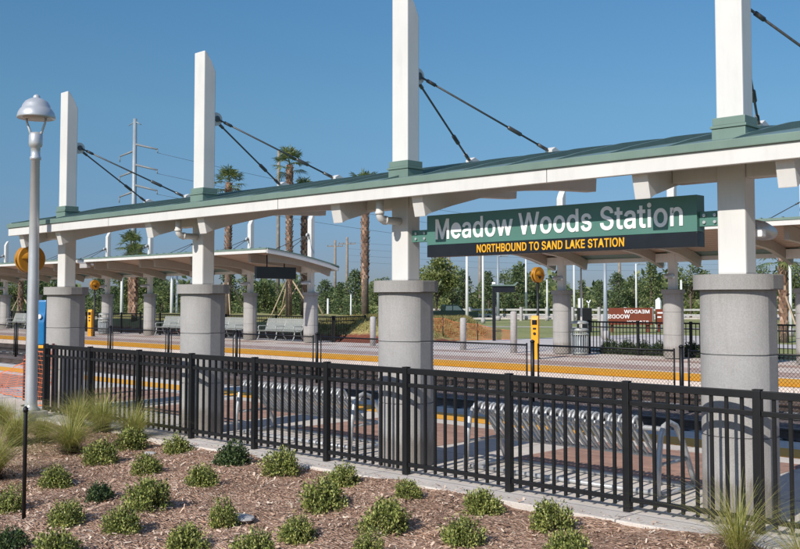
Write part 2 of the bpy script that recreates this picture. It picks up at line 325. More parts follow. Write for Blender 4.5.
GLYPHS = {"A":[480,[[8,0,200,509,280,509,472,0,402,0,352,140,128,140,78,0],[149,198,240,450,331,198]]],"B":[456,[[60,0,60,509,241,509,274,507,304,501,329,491,350,477,367,461,381,442,390,421,396,398,398,374,397,353,393,336,387,320,356,286,315,267,315,262,331,260,347,254,363,245,378,234,391,220,402,203,411,184,416,161,418,136,416,111,410,88,400,67,386,48,368,31,344,18,317,8,284,2,247,0],[125,57,245,57,281,60,309,67,330,80,344,96,353,115,355,137,354,153,350,169,342,184,333,197,320,209,306,218,289,225,269,229,248,231,125,231],[125,285,238,285,288,296,302,304,314,314,323,326,330,340,335,355,336,372,333,393,326,412,313,429,294,442,270,449,240,452,125,452]]],"D":[502,[[219,0,96,0,96,57,215,57,254,60,288,68,318,81,343,99,363,122,379,149,390,181,397,216,399,255,397,294,390,329,379,361,364,388,344,410,320,428,291,441,258,449,221,452,93,452,93,509,225,509,273,505,315,495,353,478,385,455,412,426,433,391,449,351,458,306,462,255,458,205,449,159,433,119,411,83,384,54,351,31,312,14,268,3],[125,509,125,0,60,0,60,509]]],"E":[419,[[60,0,60,509,372,509,372,452,125,452,125,286,355,286,355,229,125,229,125,57,375,57,375,0]]],"H":[517,[[60,0,60,509,125,509,125,289,392,289,392,509,457,509,457,0,392,0,392,232,125,232,125,0]]],"I":[195,[[65,0,65,509,130,509,130,0]]],"K":[467,[[104,145,104,216,139,261,174,303,212,344,364,509,448,509,231,276,228,276],[60,0,60,509,125,509,125,334,124,225,125,193,125,0],[372,0,188,259,228,309,449,0]]],"L":[393,[[60,0,60,509,125,509,125,57,361,57,361,0]]],"M":[628,[[60,0,60,509,150,509,314,120,478,509,568,509,568,0,504,0,504,400,340,0,288,0,124,400,124,0]]],"N":[523,[[60,0,60,509,130,509,399,105,399,509,463,509,463,0,393,0,124,404,124,0]]],"O":[533,[[267,-7,225,-3,186,7,150,25,119,49,92,79,70,115,53,157,44,203,40,254,44,305,53,352,70,393,92,429,119,459,150,484,186,501,225,512,267,516,309,512,348,501,384,484,415,459,442,429,464,393,480,352,490,305,493,254,490,203,480,157,464,115,442,79,415,49,384,25,348,7,309,-3],[267,53,296,55,324,63,349,76,372,94,392,116,408,144,420,176,428,213,430,254,428,295,420,332,408,365,392,392,372,415,349,433,324,446,296,453,267,456,237,453,210,445,184,433,161,415,142,392,125,364,113,332,106,295,103,254,106,213,113,176,125,144,142,117,161,94,184,76,210,63,237,55]]],"R":[449,[[60,0,60,509,236,509,273,506,305,500,333,489,356,473,376,455,390,433,401,408,407,381,409,352,407,323,401,296,390,271,376,250,356,232,333,217,305,206,273,200,236,198,96,198,96,255,234,255,258,256,280,260,298,267,313,276,325,287,334,300,340,316,344,333,345,352,344,371,340,389,334,405,325,419,313,430,298,440,279,446,258,451,233,452,125,452,125,0],[353,0,230,229,303,229,428,0]]],"S":[447,[[224,-9,188,-7,156,-1,128,9,102,23,81,40,64,60,51,83,42,109,38,137,104,137,108,118,114,102,123,88,136,76,150,66,166,59,224,49,246,50,267,54,286,60,303,69,317,79,329,92,338,106,344,122,346,139,344,154,340,168,332,179,296,205,245,222,184,239,145,253,112,269,86,289,67,313,56,341,52,372,54,400,62,425,75,448,92,468,113,484,138,498,165,508,195,514,227,516,259,514,289,508,316,498,340,484,360,468,377,449,390,427,398,403,401,378,337,378,332,402,320,421,302,437,280,449,254,456,225,459,204,457,185,454,167,448,152,440,139,430,129,418,121,405,117,391,115,376,117,359,122,345,131,334,169,308,212,293,264,279,312,264,359,238,395,198,402,180,407,161,408,139,406,112,399,87,386,64,370,43,349,25,323,11,294,0,261,-7]]],"T":[449,[[32,452,32,509,417,509,417,452,257,452,257,0,193,0,193,452]]],"U":[517,[[259,-8,220,-6,186,2,154,15,126,33,103,55,85,80,71,108,63,140,60,173,60,509,124,509,124,178,126,155,132,133,141,113,153,95,169,80,187,68,208,59,232,53,259,52,285,53,309,59,331,68,349,80,364,95,377,113,385,133,391,155,393,178,393,509,457,509,457,173,454,140,446,108,433,80,414,55,391,33,363,15,332,2,297,-6]]],"W":[686,[[8,509,76,509,182,100,304,509,382,509,504,100,610,509,678,509,540,0,470,0,343,412,216,0,146,0]]],"a":[389,[[160,-9,137,-7,115,-3,94,5,76,15,60,29,48,45,38,63,32,84,30,108,32,128,36,146,43,161,53,174,64,184,78,193,125,211,178,220,234,227,265,235,271,240,274,246,276,255,276,257,267,297,240,322,196,331,149,322,118,301,100,274,41,291,51,313,64,331,79,346,95,358,114,368,133,375,194,384,239,379,286,360,300,350,312,336,322,320,330,301,335,278,337,251,337,0,277,0,277,52,272,52,252,25,215,1],[170,45,192,47,211,51,228,59,242,68,254,80,263,93,270,108,274,122,276,138,276,190,259,182,231,176,200,171,175,168,134,159,103,139,97,130,93,118,92,105,102,72,130,52]]],"d":[424,[[195,-8,165,-6,137,3,111,16,89,34,70,57,55,84,43,116,36,151,34,189,36,227,43,261,55,293,70,320,89,342,112,361,137,374,165,382,196,384,218,383,237,379,253,373,287,346,306,319,311,319,311,509,372,509,372,0,313,0,313,59,307,59,287,31,252,4,236,-3,217,-7],[205,47,226,49,246,55,263,65,278,78,290,95,299,115,306,138,310,162,312,189,310,216,306,241,300,263,290,282,278,299,263,312,246,322,227,328,205,330,182,328,162,322,145,311,130,298,118,281,108,261,102,239,98,215,96,189,98,163,102,139,109,117,118,97,130,80,145,66,162,55,182,49]]],"e":[404,[[388,165,389,198,385,232,376,264,362,293,344,320,321,344,296,362,267,376,237,385,206,388,175,385,145,377,117,364,91,345,68,322,49,296,35,266,26,234,21,201,22,168,28,135,39,104,55,75,75,50,99,28,126,11,155,-1,185,-7,216,-8,247,-3,277,8,304,23,329,44,350,68,298,100,286,86,273,74,258,64,242,57,225,52,208,50,191,51,174,55,157,61,142,70,128,81,115,95,105,110,96,128,89,146,85,165],[325,214,321,235,313,255,303,273,291,290,276,304,260,315,242,323,224,328,205,330,186,328,168,323,150,315,134,304,119,290,107,273,97,255,89,235,85,214]]],"i":[167,[[53,0,53,379,114,379,114,0],[84,443,73,444,63,448,54,455,47,463,43,472,41,483,43,494,47,504,54,512,63,518,73,522,84,524,95,522,105,518,114,512,121,504,125,494,126,483,125,472,121,463,114,455,105,448,95,444]]],"n":[410,[[114,227,114,0,53,0,53,379,112,379,112,287,102,287,116,319,132,344,152,362,175,374,200,382,227,384,252,383,275,377,295,369,313,356,328,340,341,321,350,298,355,271,357,240,357,0,296,0,296,235,293,263,286,286,273,304,256,318,235,326,210,329,192,328,176,324,161,317,147,308,136,297,126,283,119,266,115,248]]],"o":[415,[[207,-8,174,-5,144,3,117,16,93,35,72,58,56,85,44,116,37,150,34,187,37,225,44,260,56,291,72,318,93,341,117,360,144,374,174,382,207,384,241,382,271,374,299,360,323,341,343,318,359,291,371,260,379,225,381,187,379,150,371,116,359,85,343,58,323,35,299,16,271,3,241,-5],[207,46,231,49,252,55,270,66,285,80,298,97,307,117,314,139,318,163,319,187,318,212,314,236,307,258,298,278,285,296,270,310,252,321,231,328,207,330,184,328,163,321,145,310,130,296,118,278,108,258,102,236,98,212,96,187,98,163,102,139,108,117,118,97,130,80,145,66,163,55,184,49]]],"s":[365,[[182,-8,157,-7,133,-3,112,3,93,12,76,24,62,38,50,54,41,73,36,94,94,107,101,87,111,72,124,60,141,52,160,47,181,45,206,47,227,53,244,62,258,74,265,88,268,103,266,115,262,126,254,136,243,144,229,150,212,155,149,170,118,180,92,192,72,208,58,227,50,249,47,274,49,295,55,314,65,332,79,347,95,360,115,370,137,378,161,383,187,384,212,383,234,379,254,372,271,363,286,352,299,339,324,290,268,277,262,291,254,304,243,316,228,325,210,331,187,333,166,331,147,326,131,317,119,305,111,292,109,277,110,264,115,253,124,243,172,223,229,209,261,200,287,187,306,171,320,153,328,131,331,107,329,85,323,65,312,47,298,31,281,18,260,6,236,-2,210,-7]]],"t":[227,[[204,379,204,327,6,327,6,379],[65,471,126,471,126,98,127,83,130,70,136,61,144,55,156,51,170,50,185,51,202,54,213,2,192,-3,168,-4,138,-1,113,7,92,21,77,41,68,64,65,93]]],"w":[567,[[6,379,72,379,158,85,250,379,317,379,409,85,495,379,561,379,444,0,376,0,283,290,191,0,123,0]]]}
def text_mesh(body, width, height, depth, mat, name, bold=0.0145):
    """grotesque lettering from embedded outlines: built flat in x,y and given a small depth"""
    bms = bmesh.new(); x = 0.0
    area = lambda p: sum(p[i][0]*p[(i+1) % len(p)][1]-p[(i+1) % len(p)][0]*p[i][1] for i in range(len(p)))/2
    def inside(q, p):
        r = False
        for i in range(len(p)):
            (x1, y1), (x2, y2) = p[i], p[i-1]
            if (y1 > q[1]) != (y2 > q[1]) and q[0] < (x2-x1)*(q[1]-y1)/(y2-y1)+x1: r = not r
        return r
    for ch in body:
        if ch == ' ': x += .20; continue
        adv, sp = GLYPHS[ch]; sp = [[(p[i]/1000, p[i+1]/1000) for i in range(0, len(p), 2)] for p in sp]
        big = max(sp, key=lambda p: abs(area(p))); sgn = 1 if area(big) > 0 else -1
        outer = [p for p in sp if area(p)*sgn > 0]; holes = [p for p in sp if area(p)*sgn <= 0]
        groups = [[p] for p in outer]
        for h in holes:
            c = [gq for gq in groups if inside(h[0], gq[0])] or groups
            min(c, key=lambda gq: abs(area(gq[0]))).append(h)
        for gi, gq in enumerate(groups):
            cu = bpy.data.curves.new(name, 'CURVE'); cu.dimensions = '2D'; cu.fill_mode = 'BOTH'; cu.extrude = .02; cu.offset = bold
            for p in gq:
                s = cu.splines.new('POLY'); s.points.add(len(p)-1); s.use_cyclic_u = True
                for i, (px, py) in enumerate(p): s.points[i].co = (px, py, 0, 1)
            ob = bpy.data.objects.new(name, cu); COL.objects.link(ob)
            dg = bpy.context.evaluated_depsgraph_get(); dg.update()
            me = bpy.data.meshes.new_from_object(ob.evaluated_get(dg)); bpy.data.objects.remove(ob); bpy.data.curves.remove(cu)
            n0 = len(bms.verts); bms.from_mesh(me); bpy.data.meshes.remove(me); bms.verts.ensure_lookup_table()
            for v in bms.verts[n0:]: v.co.x += x; v.co.z *= 1-.12*gi
        x += adv/1000+bold*1.2
    xs_ = [v.co.x for v in bms.verts]; mn, mx = min(xs_), max(xs_)
    for v in bms.verts:
        v.co.x = (v.co.x-mn)/(mx-mn)*width; v.co.y = v.co.y/.509*height; v.co.z = v.co.z/.04*depth
    me = bpy.data.meshes.new(name); bms.to_mesh(me); bms.free(); me.materials.append(mat); return me

YAW = R(44)
def spot(px, depth):
    """ground point at a bearing (px of the 800-wide survey picture) and a distance along the sight axis"""
    u = (px-400)/1000
    return (depth*(-math.sin(YAW)+math.cos(YAW)*u), depth*(math.cos(YAW)+math.sin(YAW)*u))

# ------------------------------------------------------------------ ground
def sheet(name, x0, x1, y0, y1, z, mat):
    mb = MB(); mb.quad((x0, y0, z), (x1, y0, z), (x1, y1, z), (x0, y1, z)); return structure(mb.build(name, mat))
sheet('ground', -2500, 2500, -2500, 2500, -1.6, M['lawn'])
sheet('lawn', -1500, 900, 29.6, 2500, -.03, M['lawn'])
XL, XR = -95, 24
mb = MB(); mb.box(XL, XR, 7.2, 12.7, -.75, 0, .012); structure(mb.build('near_platform', M['concrete']))
mb = MB(); mb.box(XL, XR, 21.6, 29.6, -.75, 0, .012); structure(mb.build('far_platform', M['concrete_far']))
sheet('near_tactile_strip', XL, XR, 11.38, 12.05, .005, M['tactile'])
sheet('far_tactile_strip', XL, XR, 21.606, 22.7, .0045, M['tactile'])
mb = MB(); mb.box(XL, XR, 21.583, 21.604, -.085, .004, .003); structure(mb.build('platform_nosing', M['nosing']))
NCOL = [-3.815+3.87*k for k in (1, 0, -1, -2, -3)]
mb = MB()
xs = sorted([c for c in NCOL] + [XR, -19.3])
edges = [(-60, -20.2)]
allc = [-19.3] + sorted(NCOL)
for a, c in zip(allc[:-1], allc[1:]): edges.append((a+.62, c-.62))
edges.append((allc[-1]+.62, 20))
for a, c in edges: mb.quad((a, 8.95, .004), (c, 8.95, .004), (c, 10.98, .004), (a, 10.98, .004))
structure(mb.build('near_brick_paving', M['brick']))
mb = MB()
mb.quad((XL, 23.1, .004), (XR, 23.1, .004), (XR, 24.6, .004), (XL, 24.6, .004))
for a in np.arange(-62, 0, 4.1): mb.quad((a+.6, 26.4, .004), (a+3.5, 26.4, .004), (a+3.5, 27.3, .004), (a+.6, 27.3, .004))
structure(mb.build('far_brick_paving', M['brick2']))
sheet('track_bed', -900, 400, 12.7, 21.6, -.36, M['ballast'])
# plaza beyond the far platform and the road
mb = MB(); mb.quad((-29.2, 29.6, -.008), (-19.6, 29.6, -.008), (-21, 47, -.008), (-27.5, 47, -.008)); structure(mb.build('plaza', M['plaza']))
mb = MB(); mb.quad((-27.5, 37, -.004), (-14, 37, -.004), (-8, 40, -.004), (-27.5, 40.5, -.004)); structure(mb.build('footpath', M['plaza']))
ra = spot(-100, 96); rb = spot(1000, 96); d = Vector((rb[0]-ra[0], rb[1]-ra[1])).normalized(); nn = Vector((-d.y, d.x))
mb = MB(); A = Vector(ra); B = Vector(rb)
mb.quad((*A, -.02), (*B, -.02), (*(B+nn*9), -.02), (*(A+nn*9), -.02)); structure(mb.build('road', M['road']))
for off, nm in ((-.35, 'near_kerb'), (9.05, 'far_kerb')):
    mb = MB(); p, q = A+nn*off, B+nn*off; w = nn*.3
    mb.prism([tuple(p), tuple(q), tuple(q+w), tuple(p+w)], 2, -.05, .12); structure(mb.build(nm, M['plaza']))
ca = spot(300, 72); cb = spot(900, 60); d2 = Vector((cb[0]-ca[0], cb[1]-ca[1])).normalized(); n2 = Vector((-d2.y, d2.x))
mb = MB(); p, q = Vector(ca), Vector(cb); w = n2*1.6
mb.quad((*p, -.015), (*q, -.015), (*(q+w), -.015), (*(p+w), -.015)); structure(mb.build('distant_path', M['plaza']))

# planting bed (falls gently away from the kerb)
def bedz(x, y):
    s = max(0.0, 7.2-y)
    z = -.02 - .03*s if y < 7.2 else -.02
    return z + .022*math.sin(x*2.1+y*1.3) + .016*math.sin(x*5.3-y*4.1) + .01*math.sin(x*11+y*9)
xsG = np.arange(-30, 8, .16); ysG = np.arange(-3, 7.3, .16)
V = [(x, y, bedz(x, y)) for y in ysG for x in xsG]; nx = len(xsG)
F = [(j*nx+i, j*nx+i+1, (j+1)*nx+i+1, (j+1)*nx+i) for j in range(len(ysG)-1) for i in range(nx-1)]
o = link('planting_bed', pymesh('planting_bed', V, F, M['mulch'])); structure(o)
for p in o.data.polygons: p.use_smooth = True
# chips of bark
nC = 75000
cx = rng.uniform(-13, -1.5, nC); cy_ = rng.uniform(2.2, 7.33, nC)
keep = (cx < -.38*cy_) & (cx > -2.35*cy_) & (rng.random(nC) < np.where(cy_ > 7.1, .35, 1.0)); cx, cy_ = cx[keep], cy_[keep]; nC = len(cx)
cz = np.array([max(bedz(a, c), .002 if c > 7.2 else -9) for a, c in zip(cx, cy_)]) + rng.uniform(.002, .022, nC)
L = rng.gamma(2.2, .0072, nC)+.005; W = L*rng.uniform(.2, .5, nC); an = rng.uniform(0, 2*PI, nC); ti = rng.normal(0, .35, nC); t2 = rng.normal(0, .3, nC)
dx, dy, dz = np.cos(an)*np.cos(ti), np.sin(an)*np.cos(ti), np.sin(ti); ex, ey, ez = -np.sin(an), np.cos(an), t2
V = np.stack([np.stack([cx+a*L*dx+c*W*ex, cy_+a*L*dy+c*W*ey, cz+a*L*dz+c*W*ez], 1) for a, c in ((-.5, -.5), (.5, -.35), (.5, .5), (-.5, .4))], 1).reshape(-1, 3)
o = link('mulch_chips', pymesh('mulch_chips', V, np.arange(nC*4).reshape(-1, 4), M['chip'])); tag(o, 'brown and grey bark mulch chips covering the planting bed', 'mulch', kind='stuff')

# tracks
def track(yc, label):
    t = thing('railway_track', label, 'railway track', (0, yc, -.36))
    for s in (-.75, .75):
        mb = MB(); mb.prism([(s-.07, .03), (s+.07, .03), (s+.02, .06), (s+.02, .14), (s+.036, .15), (s+.036, .18), (s-.036, .18), (s-.036, .15), (s-.02, .14), (s-.02, .06)], 0, -300, 120)
        mb.build('rail', M['rail'], t)
    mb = MB()
    for x in np.arange(-75, 10, .61): mb.box(x-.12, x+.12, -1.3, 1.3, -.1, .03)
    mb.build('sleepers', M['tie'], t)
track(14.6, 'railway track beside the near platform, behind the black fence')
track(19.75, 'railway track beside the far platform, beyond the mesh fence')

# ------------------------------------------------------------------ canopies
ROOF = [(0, 3.07), (.5, 3.175), (1, 3.272), (1.5, 3.365), (2, 3.45), (2.5, 3.525), (3, 3.588), (3.4, 3.632), (3.8, 3.668)]
def rz_(s): return float(np.interp(s, [p[0] for p in ROOF], [p[1] for p in ROOF]))
RAFT = [(.105, 2.665), (.19, 2.715), (.53, 2.805), (1.04, 2.93), (1.49, 3.03), (2.0, 3.09), (2.57, 3.138), (3.31, 3.172)]
def pier_outline(R0, grow=0.0):
    Rr = .315*R0/.30; ha = R(72); hw = Rr*math.sin(ha); dep = Rr*(1-math.cos(ha)); st = 2*R0-2*dep
    pts = []
    for k in range(25):
        a = -ha + 2*ha*k/24
        pts.append((Rr*math.sin(a), -(st/2) - (Rr*math.cos(a)-Rr*math.cos(ha))))
    for k in range(25):
        a = -ha + 2*ha*k/24
        pts.append((-Rr*math.sin(a), (st/2) + (Rr*math.cos(a)-Rr*math.cos(ha))))
    return pts
PROTO = {}
def pier_meshes():
    mb = MB(); z = 0
    for (z0, z1) in ((0, .672), (.684, 1.342), (1.354, 1.884)):
        mb.prism(pier_outline(.30), 2, z0, z1, .006)
    for zz in (.678, 1.348): mb.prism(pier_outline(.288), 2, zz-.008, zz+.008)
    PROTO['pier'] = mb.mesh('pier', M['pier'])
    mb = MB(); mb.prism(pier_outline(.352), 2, 1.886, 2.012, .010); PROTO['cap'] = mb.mesh('cap', M['pier'])
pier_meshes()

def canopy(name, label, y0, sg, cols, x0, x1, downs=(), lights=(), all_cols=None, group=None):
    """column line at y0; sg=+1: eave towards -Y, high edge towards +Y"""
    t = thing(name, label, 'canopy', (0, y0, 0), 0, group)
    if sg < 0: t.scale = (1, 1, 1.04); t.location.z = .03
    E = -.55
    Y = lambda s: sg*(E+s)
    for c in cols:
        p = link('pier', PROTO['pier'], t, (c, 0, 0)); link('cap', PROTO['cap'], p)
        mb = MB(); mb.box(c-.125, c+.125, -.10, .10, 2.012, 3.10, .018); ps = mb.build('post', M['white'], t)
        a, b_ = sg*-.095, sg*.095
        mb = MB()
        mb.prism([(a, 3.14), (b_, 3.14), (b_, 4.98), (sg*.02, 5.12), (sg*-.04, 5.215), (sg*-.07, 5.245), (a, 5.25)], 0, c-.12, c+.12, .012)
        py = mb.build('pylon', M['white'], t)
        mb = MB(); mb.box(c-.15, c+.15, -.125, .125, 3.10, 3.25, .006); mb.box(c-.162, c+.162, -.137, .137, 3.252, 3.275, .004); mb.box(c-.145, c+.145, -.12, .12, 3.277, 3.345, .006)
        mb.build('flashing', M['flash'], py)
        mb = MB(); mb.box(c-.018, c+.018, sg*.09, sg*.21, 4.26, 4.42, .006)
        for q in (0,): mb.tube([(c-.03, sg*.185, 4.34), (c+.03, sg*.185, 4.34)], .092, 20)
        mb.box(c-.06, c+.06, sg*.088, sg*.105, 4.22, 4.46, .004)
        lg = mb.build('lug', M['white'], py)
        mb = MB(); mb.tube([(c-.05, sg*.185, 4.34), (c+.05, sg*.185, 4.34)], .042, 14); mb.build('pin', M['cable'], t)
        for dx in (-.63, .63):
            p0 = Vector((c+dx*.06, sg*.20, 4.335)); s_end = 2.42; zr = rz_(s_end)
            p1 = Vector((c+dx, Y(s_end), zr+.085))
            dv = p1-p0
            mb = MB(); mb.tube([p0, p0+dv*.94], .0125, 8); cb_ = mb.build('cable', M['cable'], t)
            mb = MB(); mb.tube([p0+dv*.66, p0+dv*.67, p0+dv*.76, p0+dv*.77], [.013, .026, .026, .013], 8)
            mb.build('turnbuckle', M['cable'], cb_)
            for qa, qb in ((.05, .11), (.90, .975)):
                mb = MB(); mb.tube([p0+dv*qa, p0+dv*qb], .022, 8); mb.build('end_fitting', M['cable'], cb_)
            mb = MB(); mb.prism([(p1.y-sg*.02, zr-.01), (p1.y+sg*.17, zr+.02), (p1.y+sg*.15, zr+.10), (p1.y+sg*.04, zr+.14), (p1.y-sg*.03, zr+.10)], 0, p1.x-.05, p1.x+.05, .006)
            mb.build('anchor', M['white'], cb_)
            # rafter
            mb = MB()
            poly = [(Y(s), z) for s, z in RAFT] + [(Y(3.34), rz_(3.34)-.075)] + [(Y(s), rz_(s)-.075) for s, z in reversed(ROOF) if .1 < s < 3.3] + [(Y(.03), 2.96)]
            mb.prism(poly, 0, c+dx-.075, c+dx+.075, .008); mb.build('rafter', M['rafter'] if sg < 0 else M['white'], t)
        for xa, xb in ((c-.55, c-.127), (c+.127, c+.55)):
            mb = MB(); mb.box(xa, xb, -.08, .08, 2.82, 3.08, .008); mb.build('cross_beam', M['white'], t)
    # roof sheet with raised seams
    mb = MB(); n = len(ROOF)
    poly = [(Y(s), z) for s, z in ROOF] + [(Y(s), z-.05) for s, z in reversed(ROOF)]
    mb.prism(poly, 0, x0, x1)
    k = int((x1-x0)/.56)
    for i in range(1, k):
        xx = x0 + (x1-x0)*i/k
        sk = [.12, .5, .85, 1.3, 1.6, 2, 2.5, 3, 3.4, 3.74]; hs_ = lambda s: float(np.interp(s, [.12, .5, 1.3], [.004, .028, .062])); mb.prism([(Y(s), rz_(s)+hs_(s)) for s in sk] + [(Y(s), rz_(s)-.01) for s in reversed(sk)], 0, xx-.016, xx+.016)
    mb.build('roof', M['roof'], t)
    mb = MB(); mb.prism([(Y(s), z-.052) for s, z in ROOF if s > 0] + [(Y(s), z-.066) for s, z in reversed(ROOF) if s > 0], 0, x0+.06, x1-.06); mb.build('soffit', M['soffit'], t)
    mb = MB(); mb.box(x0-.02, x1+.02, Y(-.03), Y(.03), 2.872, 2.998, .005); mb.box(x0, x1, Y(3.78), Y(3.83), 3.50, 3.62, .005)
    for xa in (x0, x1):
        sgx = -1 if xa == x0 else 1
        mb.prism([(Y(s), z-.03) for s, z in ROOF[1:]] + [(Y(s), z-.19) for s, z in reversed(ROOF[1:])] + [(Y(.03), 2.875), (Y(.03), 2.998)], 0, xa+sgx*.003, xa+sgx*.045)
    mb.build('fascia', M['white'], t)
    mb = MB()
    for ca_, cb_2 in zip(sorted(cols)[:-1], sorted(cols)[1:]):
        xm_ = (ca_+cb_2)/2+.4; mb.box(xm_-.003, xm_+.003, Y(-.0315), Y(-.0295), 2.874, 2.996)
    mb.build('fascia_joints', M['seam'], t)
    mb = MB(); mb.box(x0-.03, x1+.03, Y(-.055), Y(.04), 3.0, 3.07, .006); mb.box(x0-.01, x1+.01, Y(3.77), Y(3.85), 3.622, 3.69, .006)
    for xa in (x0, x1):
        sgx = -1 if xa == x0 else 1
        mb.prism([(Y(s), z+.02) for s, z in ROOF] + [(Y(s), z-.028) for s, z in reversed(ROOF)], 0, xa-sgx*.02, xa+sgx*.06)
    mb.build('drip_edge', M['flash'], t)
    for c in downs:
        mb = MB(); yy = Y(.14)
        pts = [(c, yy, 2.95), (c, yy, 2.74)] + [(c, yy+sg*.07*(1-math.cos(a)), 2.74-.07*math.sin(a)) for a in (.4, .8, 1.2, 1.57)] + [(c, sg*-.095, 2.67)]
        mb.tube(pts, .042, 14); mb.tube([(c, yy, 2.76), (c, yy, 2.73)], .05, 14); mb.tube([(c, yy+sg*.07, 2.67), (c, yy+sg*.10, 2.67)], .05, 14)
        mb.build('downspout', M['white'], t)
    for c in lights:
        mb = MB(); yy = sg*.10
        prof = []
        mb.tube([(c, yy, 2.40), (c, yy+sg*.05, 2.40)], .05, 14)
        mb.tube([(c+.06, yy+sg*.05, 2.405), (c+.06, yy+sg*.10, 2.405), (c+.06, yy+sg*.26, 2.40), (c+.06, yy+sg*.44, 2.39), (c+.06, yy+sg*.50, 2.388)], [.06, .085, .084, .06, .02], 18)
        ul = mb.build('uplight', M['silver'], t)
        mb = MB(); mb.box(c+.09, c+.155, yy+sg*.045, yy+sg*.13, 2.335, 2.405, .012); mb.build('lens', M['letter_white'], ul)
    return t

canopy('shelter_canopy', 'long green roofed canopy on round concrete piers along the near platform', 8.05, 1, NCOL, -16.32, .95, downs=(NCOL[2], NCOL[3]), lights=(NCOL[1],))
FC = [-32.2, -36.37, -40.53, -44.7]
canopy('shelter_canopy', 'curved green canopy over the benches on the far platform, dark display under its end', 27.9, -1, FC, -45.45, -31.1, lights=FC)
FB = [-19.4, -15.3, -11.2, -7.1]
canopy('shelter_canopy', 'far platform canopy seen under the hanging station sign, at the right', 27.9, -1, FB, -20.65, -6.0, lights=FB)
FD = [-48.9, -53.0, -57.1, -61.25]
canopy('shelter_canopy', 'most distant canopy on the far platform, behind the lamp post', 27.9, -1, FD, -62.2, -46.2, lights=FD)

# ------------------------------------------------------------------ station sign
SX0, SX1 = -7.30, -4.14
t = thing('station_sign', 'long green and black station name sign hanging between two white posts', 'sign', (0, 8.05, 0))
mb = MB(); mb.box(SX0, SX1, -.07, .07, 2.392, 2.712, .004); up_ = mb.build('name_panel', M['sign_green'], t)
mb = MB(); mb.box(SX0, SX1, -.068, .068, 2.262, 2.390, .004); lo_ = mb.build('direction_panel', M['sign_black'], t)
me = text_mesh('Meadow Woods Station', 2.90, .205, .008, M['letter_white'], 'lettering')
o = link('lettering', me, up_, (-7.17, -.074, 2.455)); o.rotation_euler = (R(90), 0, 0); o['label'] = 'white words Meadow Woods Station'
me = text_mesh('NORTHBOUND TO SAND LAKE STATION', 1.74, .078, .006, M['letter_yellow'], 'lettering')
o = link('lettering', me, lo_, (-6.60, -.071, 2.292)); o.rotation_euler = (R(90), 0, 0); o['label'] = 'yellow words Northbound to Sand Lake Station'
for a, c in ((NCOL[2]+.127, SX0-.002), (SX1+.002, NCOL[1]-.127)):
    mb = MB(); mb.box(a, c, -.03, .03, 2.435, 2.565, .004)
    br = mb.build('bracket', M['sign_green'], t)
    mb = MB()
    for q in (.25, .75):
        for zz in (2.47, 2.53):
            xx = a+(c-a)*q; mb.tube([(xx, -.029, zz), (xx, -.046, zz)], .014, 10)
    mb.build('bolts', M['galv'], br)

# hanging display under the far canopy
t = thing('hanging_display', 'black display board hanging from the end of the far canopy', 'display board', (-31.8, 25.67, 2.9))
mb = MB(); mb.box(-.07, .07, -1.02, 1.02, -.24, .24, .01); mb.build('housing', M['led'], t)
for yy in (-.45, .45):
    mb = MB(); mb.tube([(0, yy, .24), (0, yy, .72)], .025, 8); mb.build('hanger', M['black'], t)

# ------------------------------------------------------------------ near fence
FPX = [-15.1, -13.7, -12.35, -11.07, -9.74, -8.43, -7.2, -5.86, -4.59, -3.43, -2.15, -.87, .45]
t = thing('picket_fence', 'long black metal picket fence with square posts along the planting bed', 'fence', (0, 7.55, 0))
for i, x in enumerate(FPX):
    mb = MB(); mb.box(x-.032, x+.032, -.032, .032, -.06, 1.10, .005); mb.box(x-.034, x+.034, -.034, .034, 1.101, 1.108, .002); mb.build('post', M['black'], t)
    if i < len(FPX)-1:
        xb = FPX[i+1]; mb = MB()
        mb.box(x+.033, xb-.033, -.024, .024, 1.035, 1.095, .004)
        mb.box(x+.033, xb-.033, -.018, .018, .90, .94, .003)
        mb.box(x+.033, xb-.033, -.018, .018, .085, .125, .003)
        n = round((xb-x)/.128)
        for k in range(1, n):
            xx = x+(xb-x)*k/n
            mb.box(xx-.0125, xx+.0125, -.0125, .0125, .05, 1.034)
        mb.build('picket_panel', M['black'], t)

# far platform fences
def far_fence(label, segs):
    t = thing('picket_fence', label, 'fence', (segs[0][0], segs[0][1], 0))
    ox, oy = segs[0][0], segs[0][1]
    for (xa, ya, xb, yb) in segs:
        Lg = math.hypot(xb-xa, yb-ya); nb = max(1, round(Lg/1.9)); ang = math.atan2(yb-ya, xb-xa)
        M3 = Matrix.Rotation(ang, 3, 'Z'); dv = Vector((math.cos(ang), math.sin(ang), 0)); st = Vector((xa-ox, ya-oy, 0))
        for k in range(nb+1):
            p = st+dv*(Lg*k/nb)
            mb = MB(); mb.obox(p+Vector((0, 0, .55)), (.075, .075, 1.16), M3); mb.build('post', M['black'], t)
        for k in range(nb):
            mb = MB(); c = st+dv*(Lg*(k+.5)/nb); w = Lg/nb-.08
            for zz, h in ((1.07, .05), (.90, .04), (.12, .04)): mb.obox(c+Vector((0, 0, zz)), (w, .035, h), M3)
            m_ = round(w/.13)
            for j in range(1, m_): mb.obox(st+dv*(Lg*k/nb+.04+w*j/m_)+Vector((0, 0, .55)), (.022, .022, 1.03), M3)
            mb.build('picket_panel', M['black'], t)
far_fence('black picket fence behind the benches of the far platform', [(-66, 28.75, -31.75, 28.75), (-31.7, 28.8, -32.3, 31.2)])
far_fence('black picket fence behind the far platform at the right, beside the litter bin', [(-18.9, 28.75, -4, 28.75)])

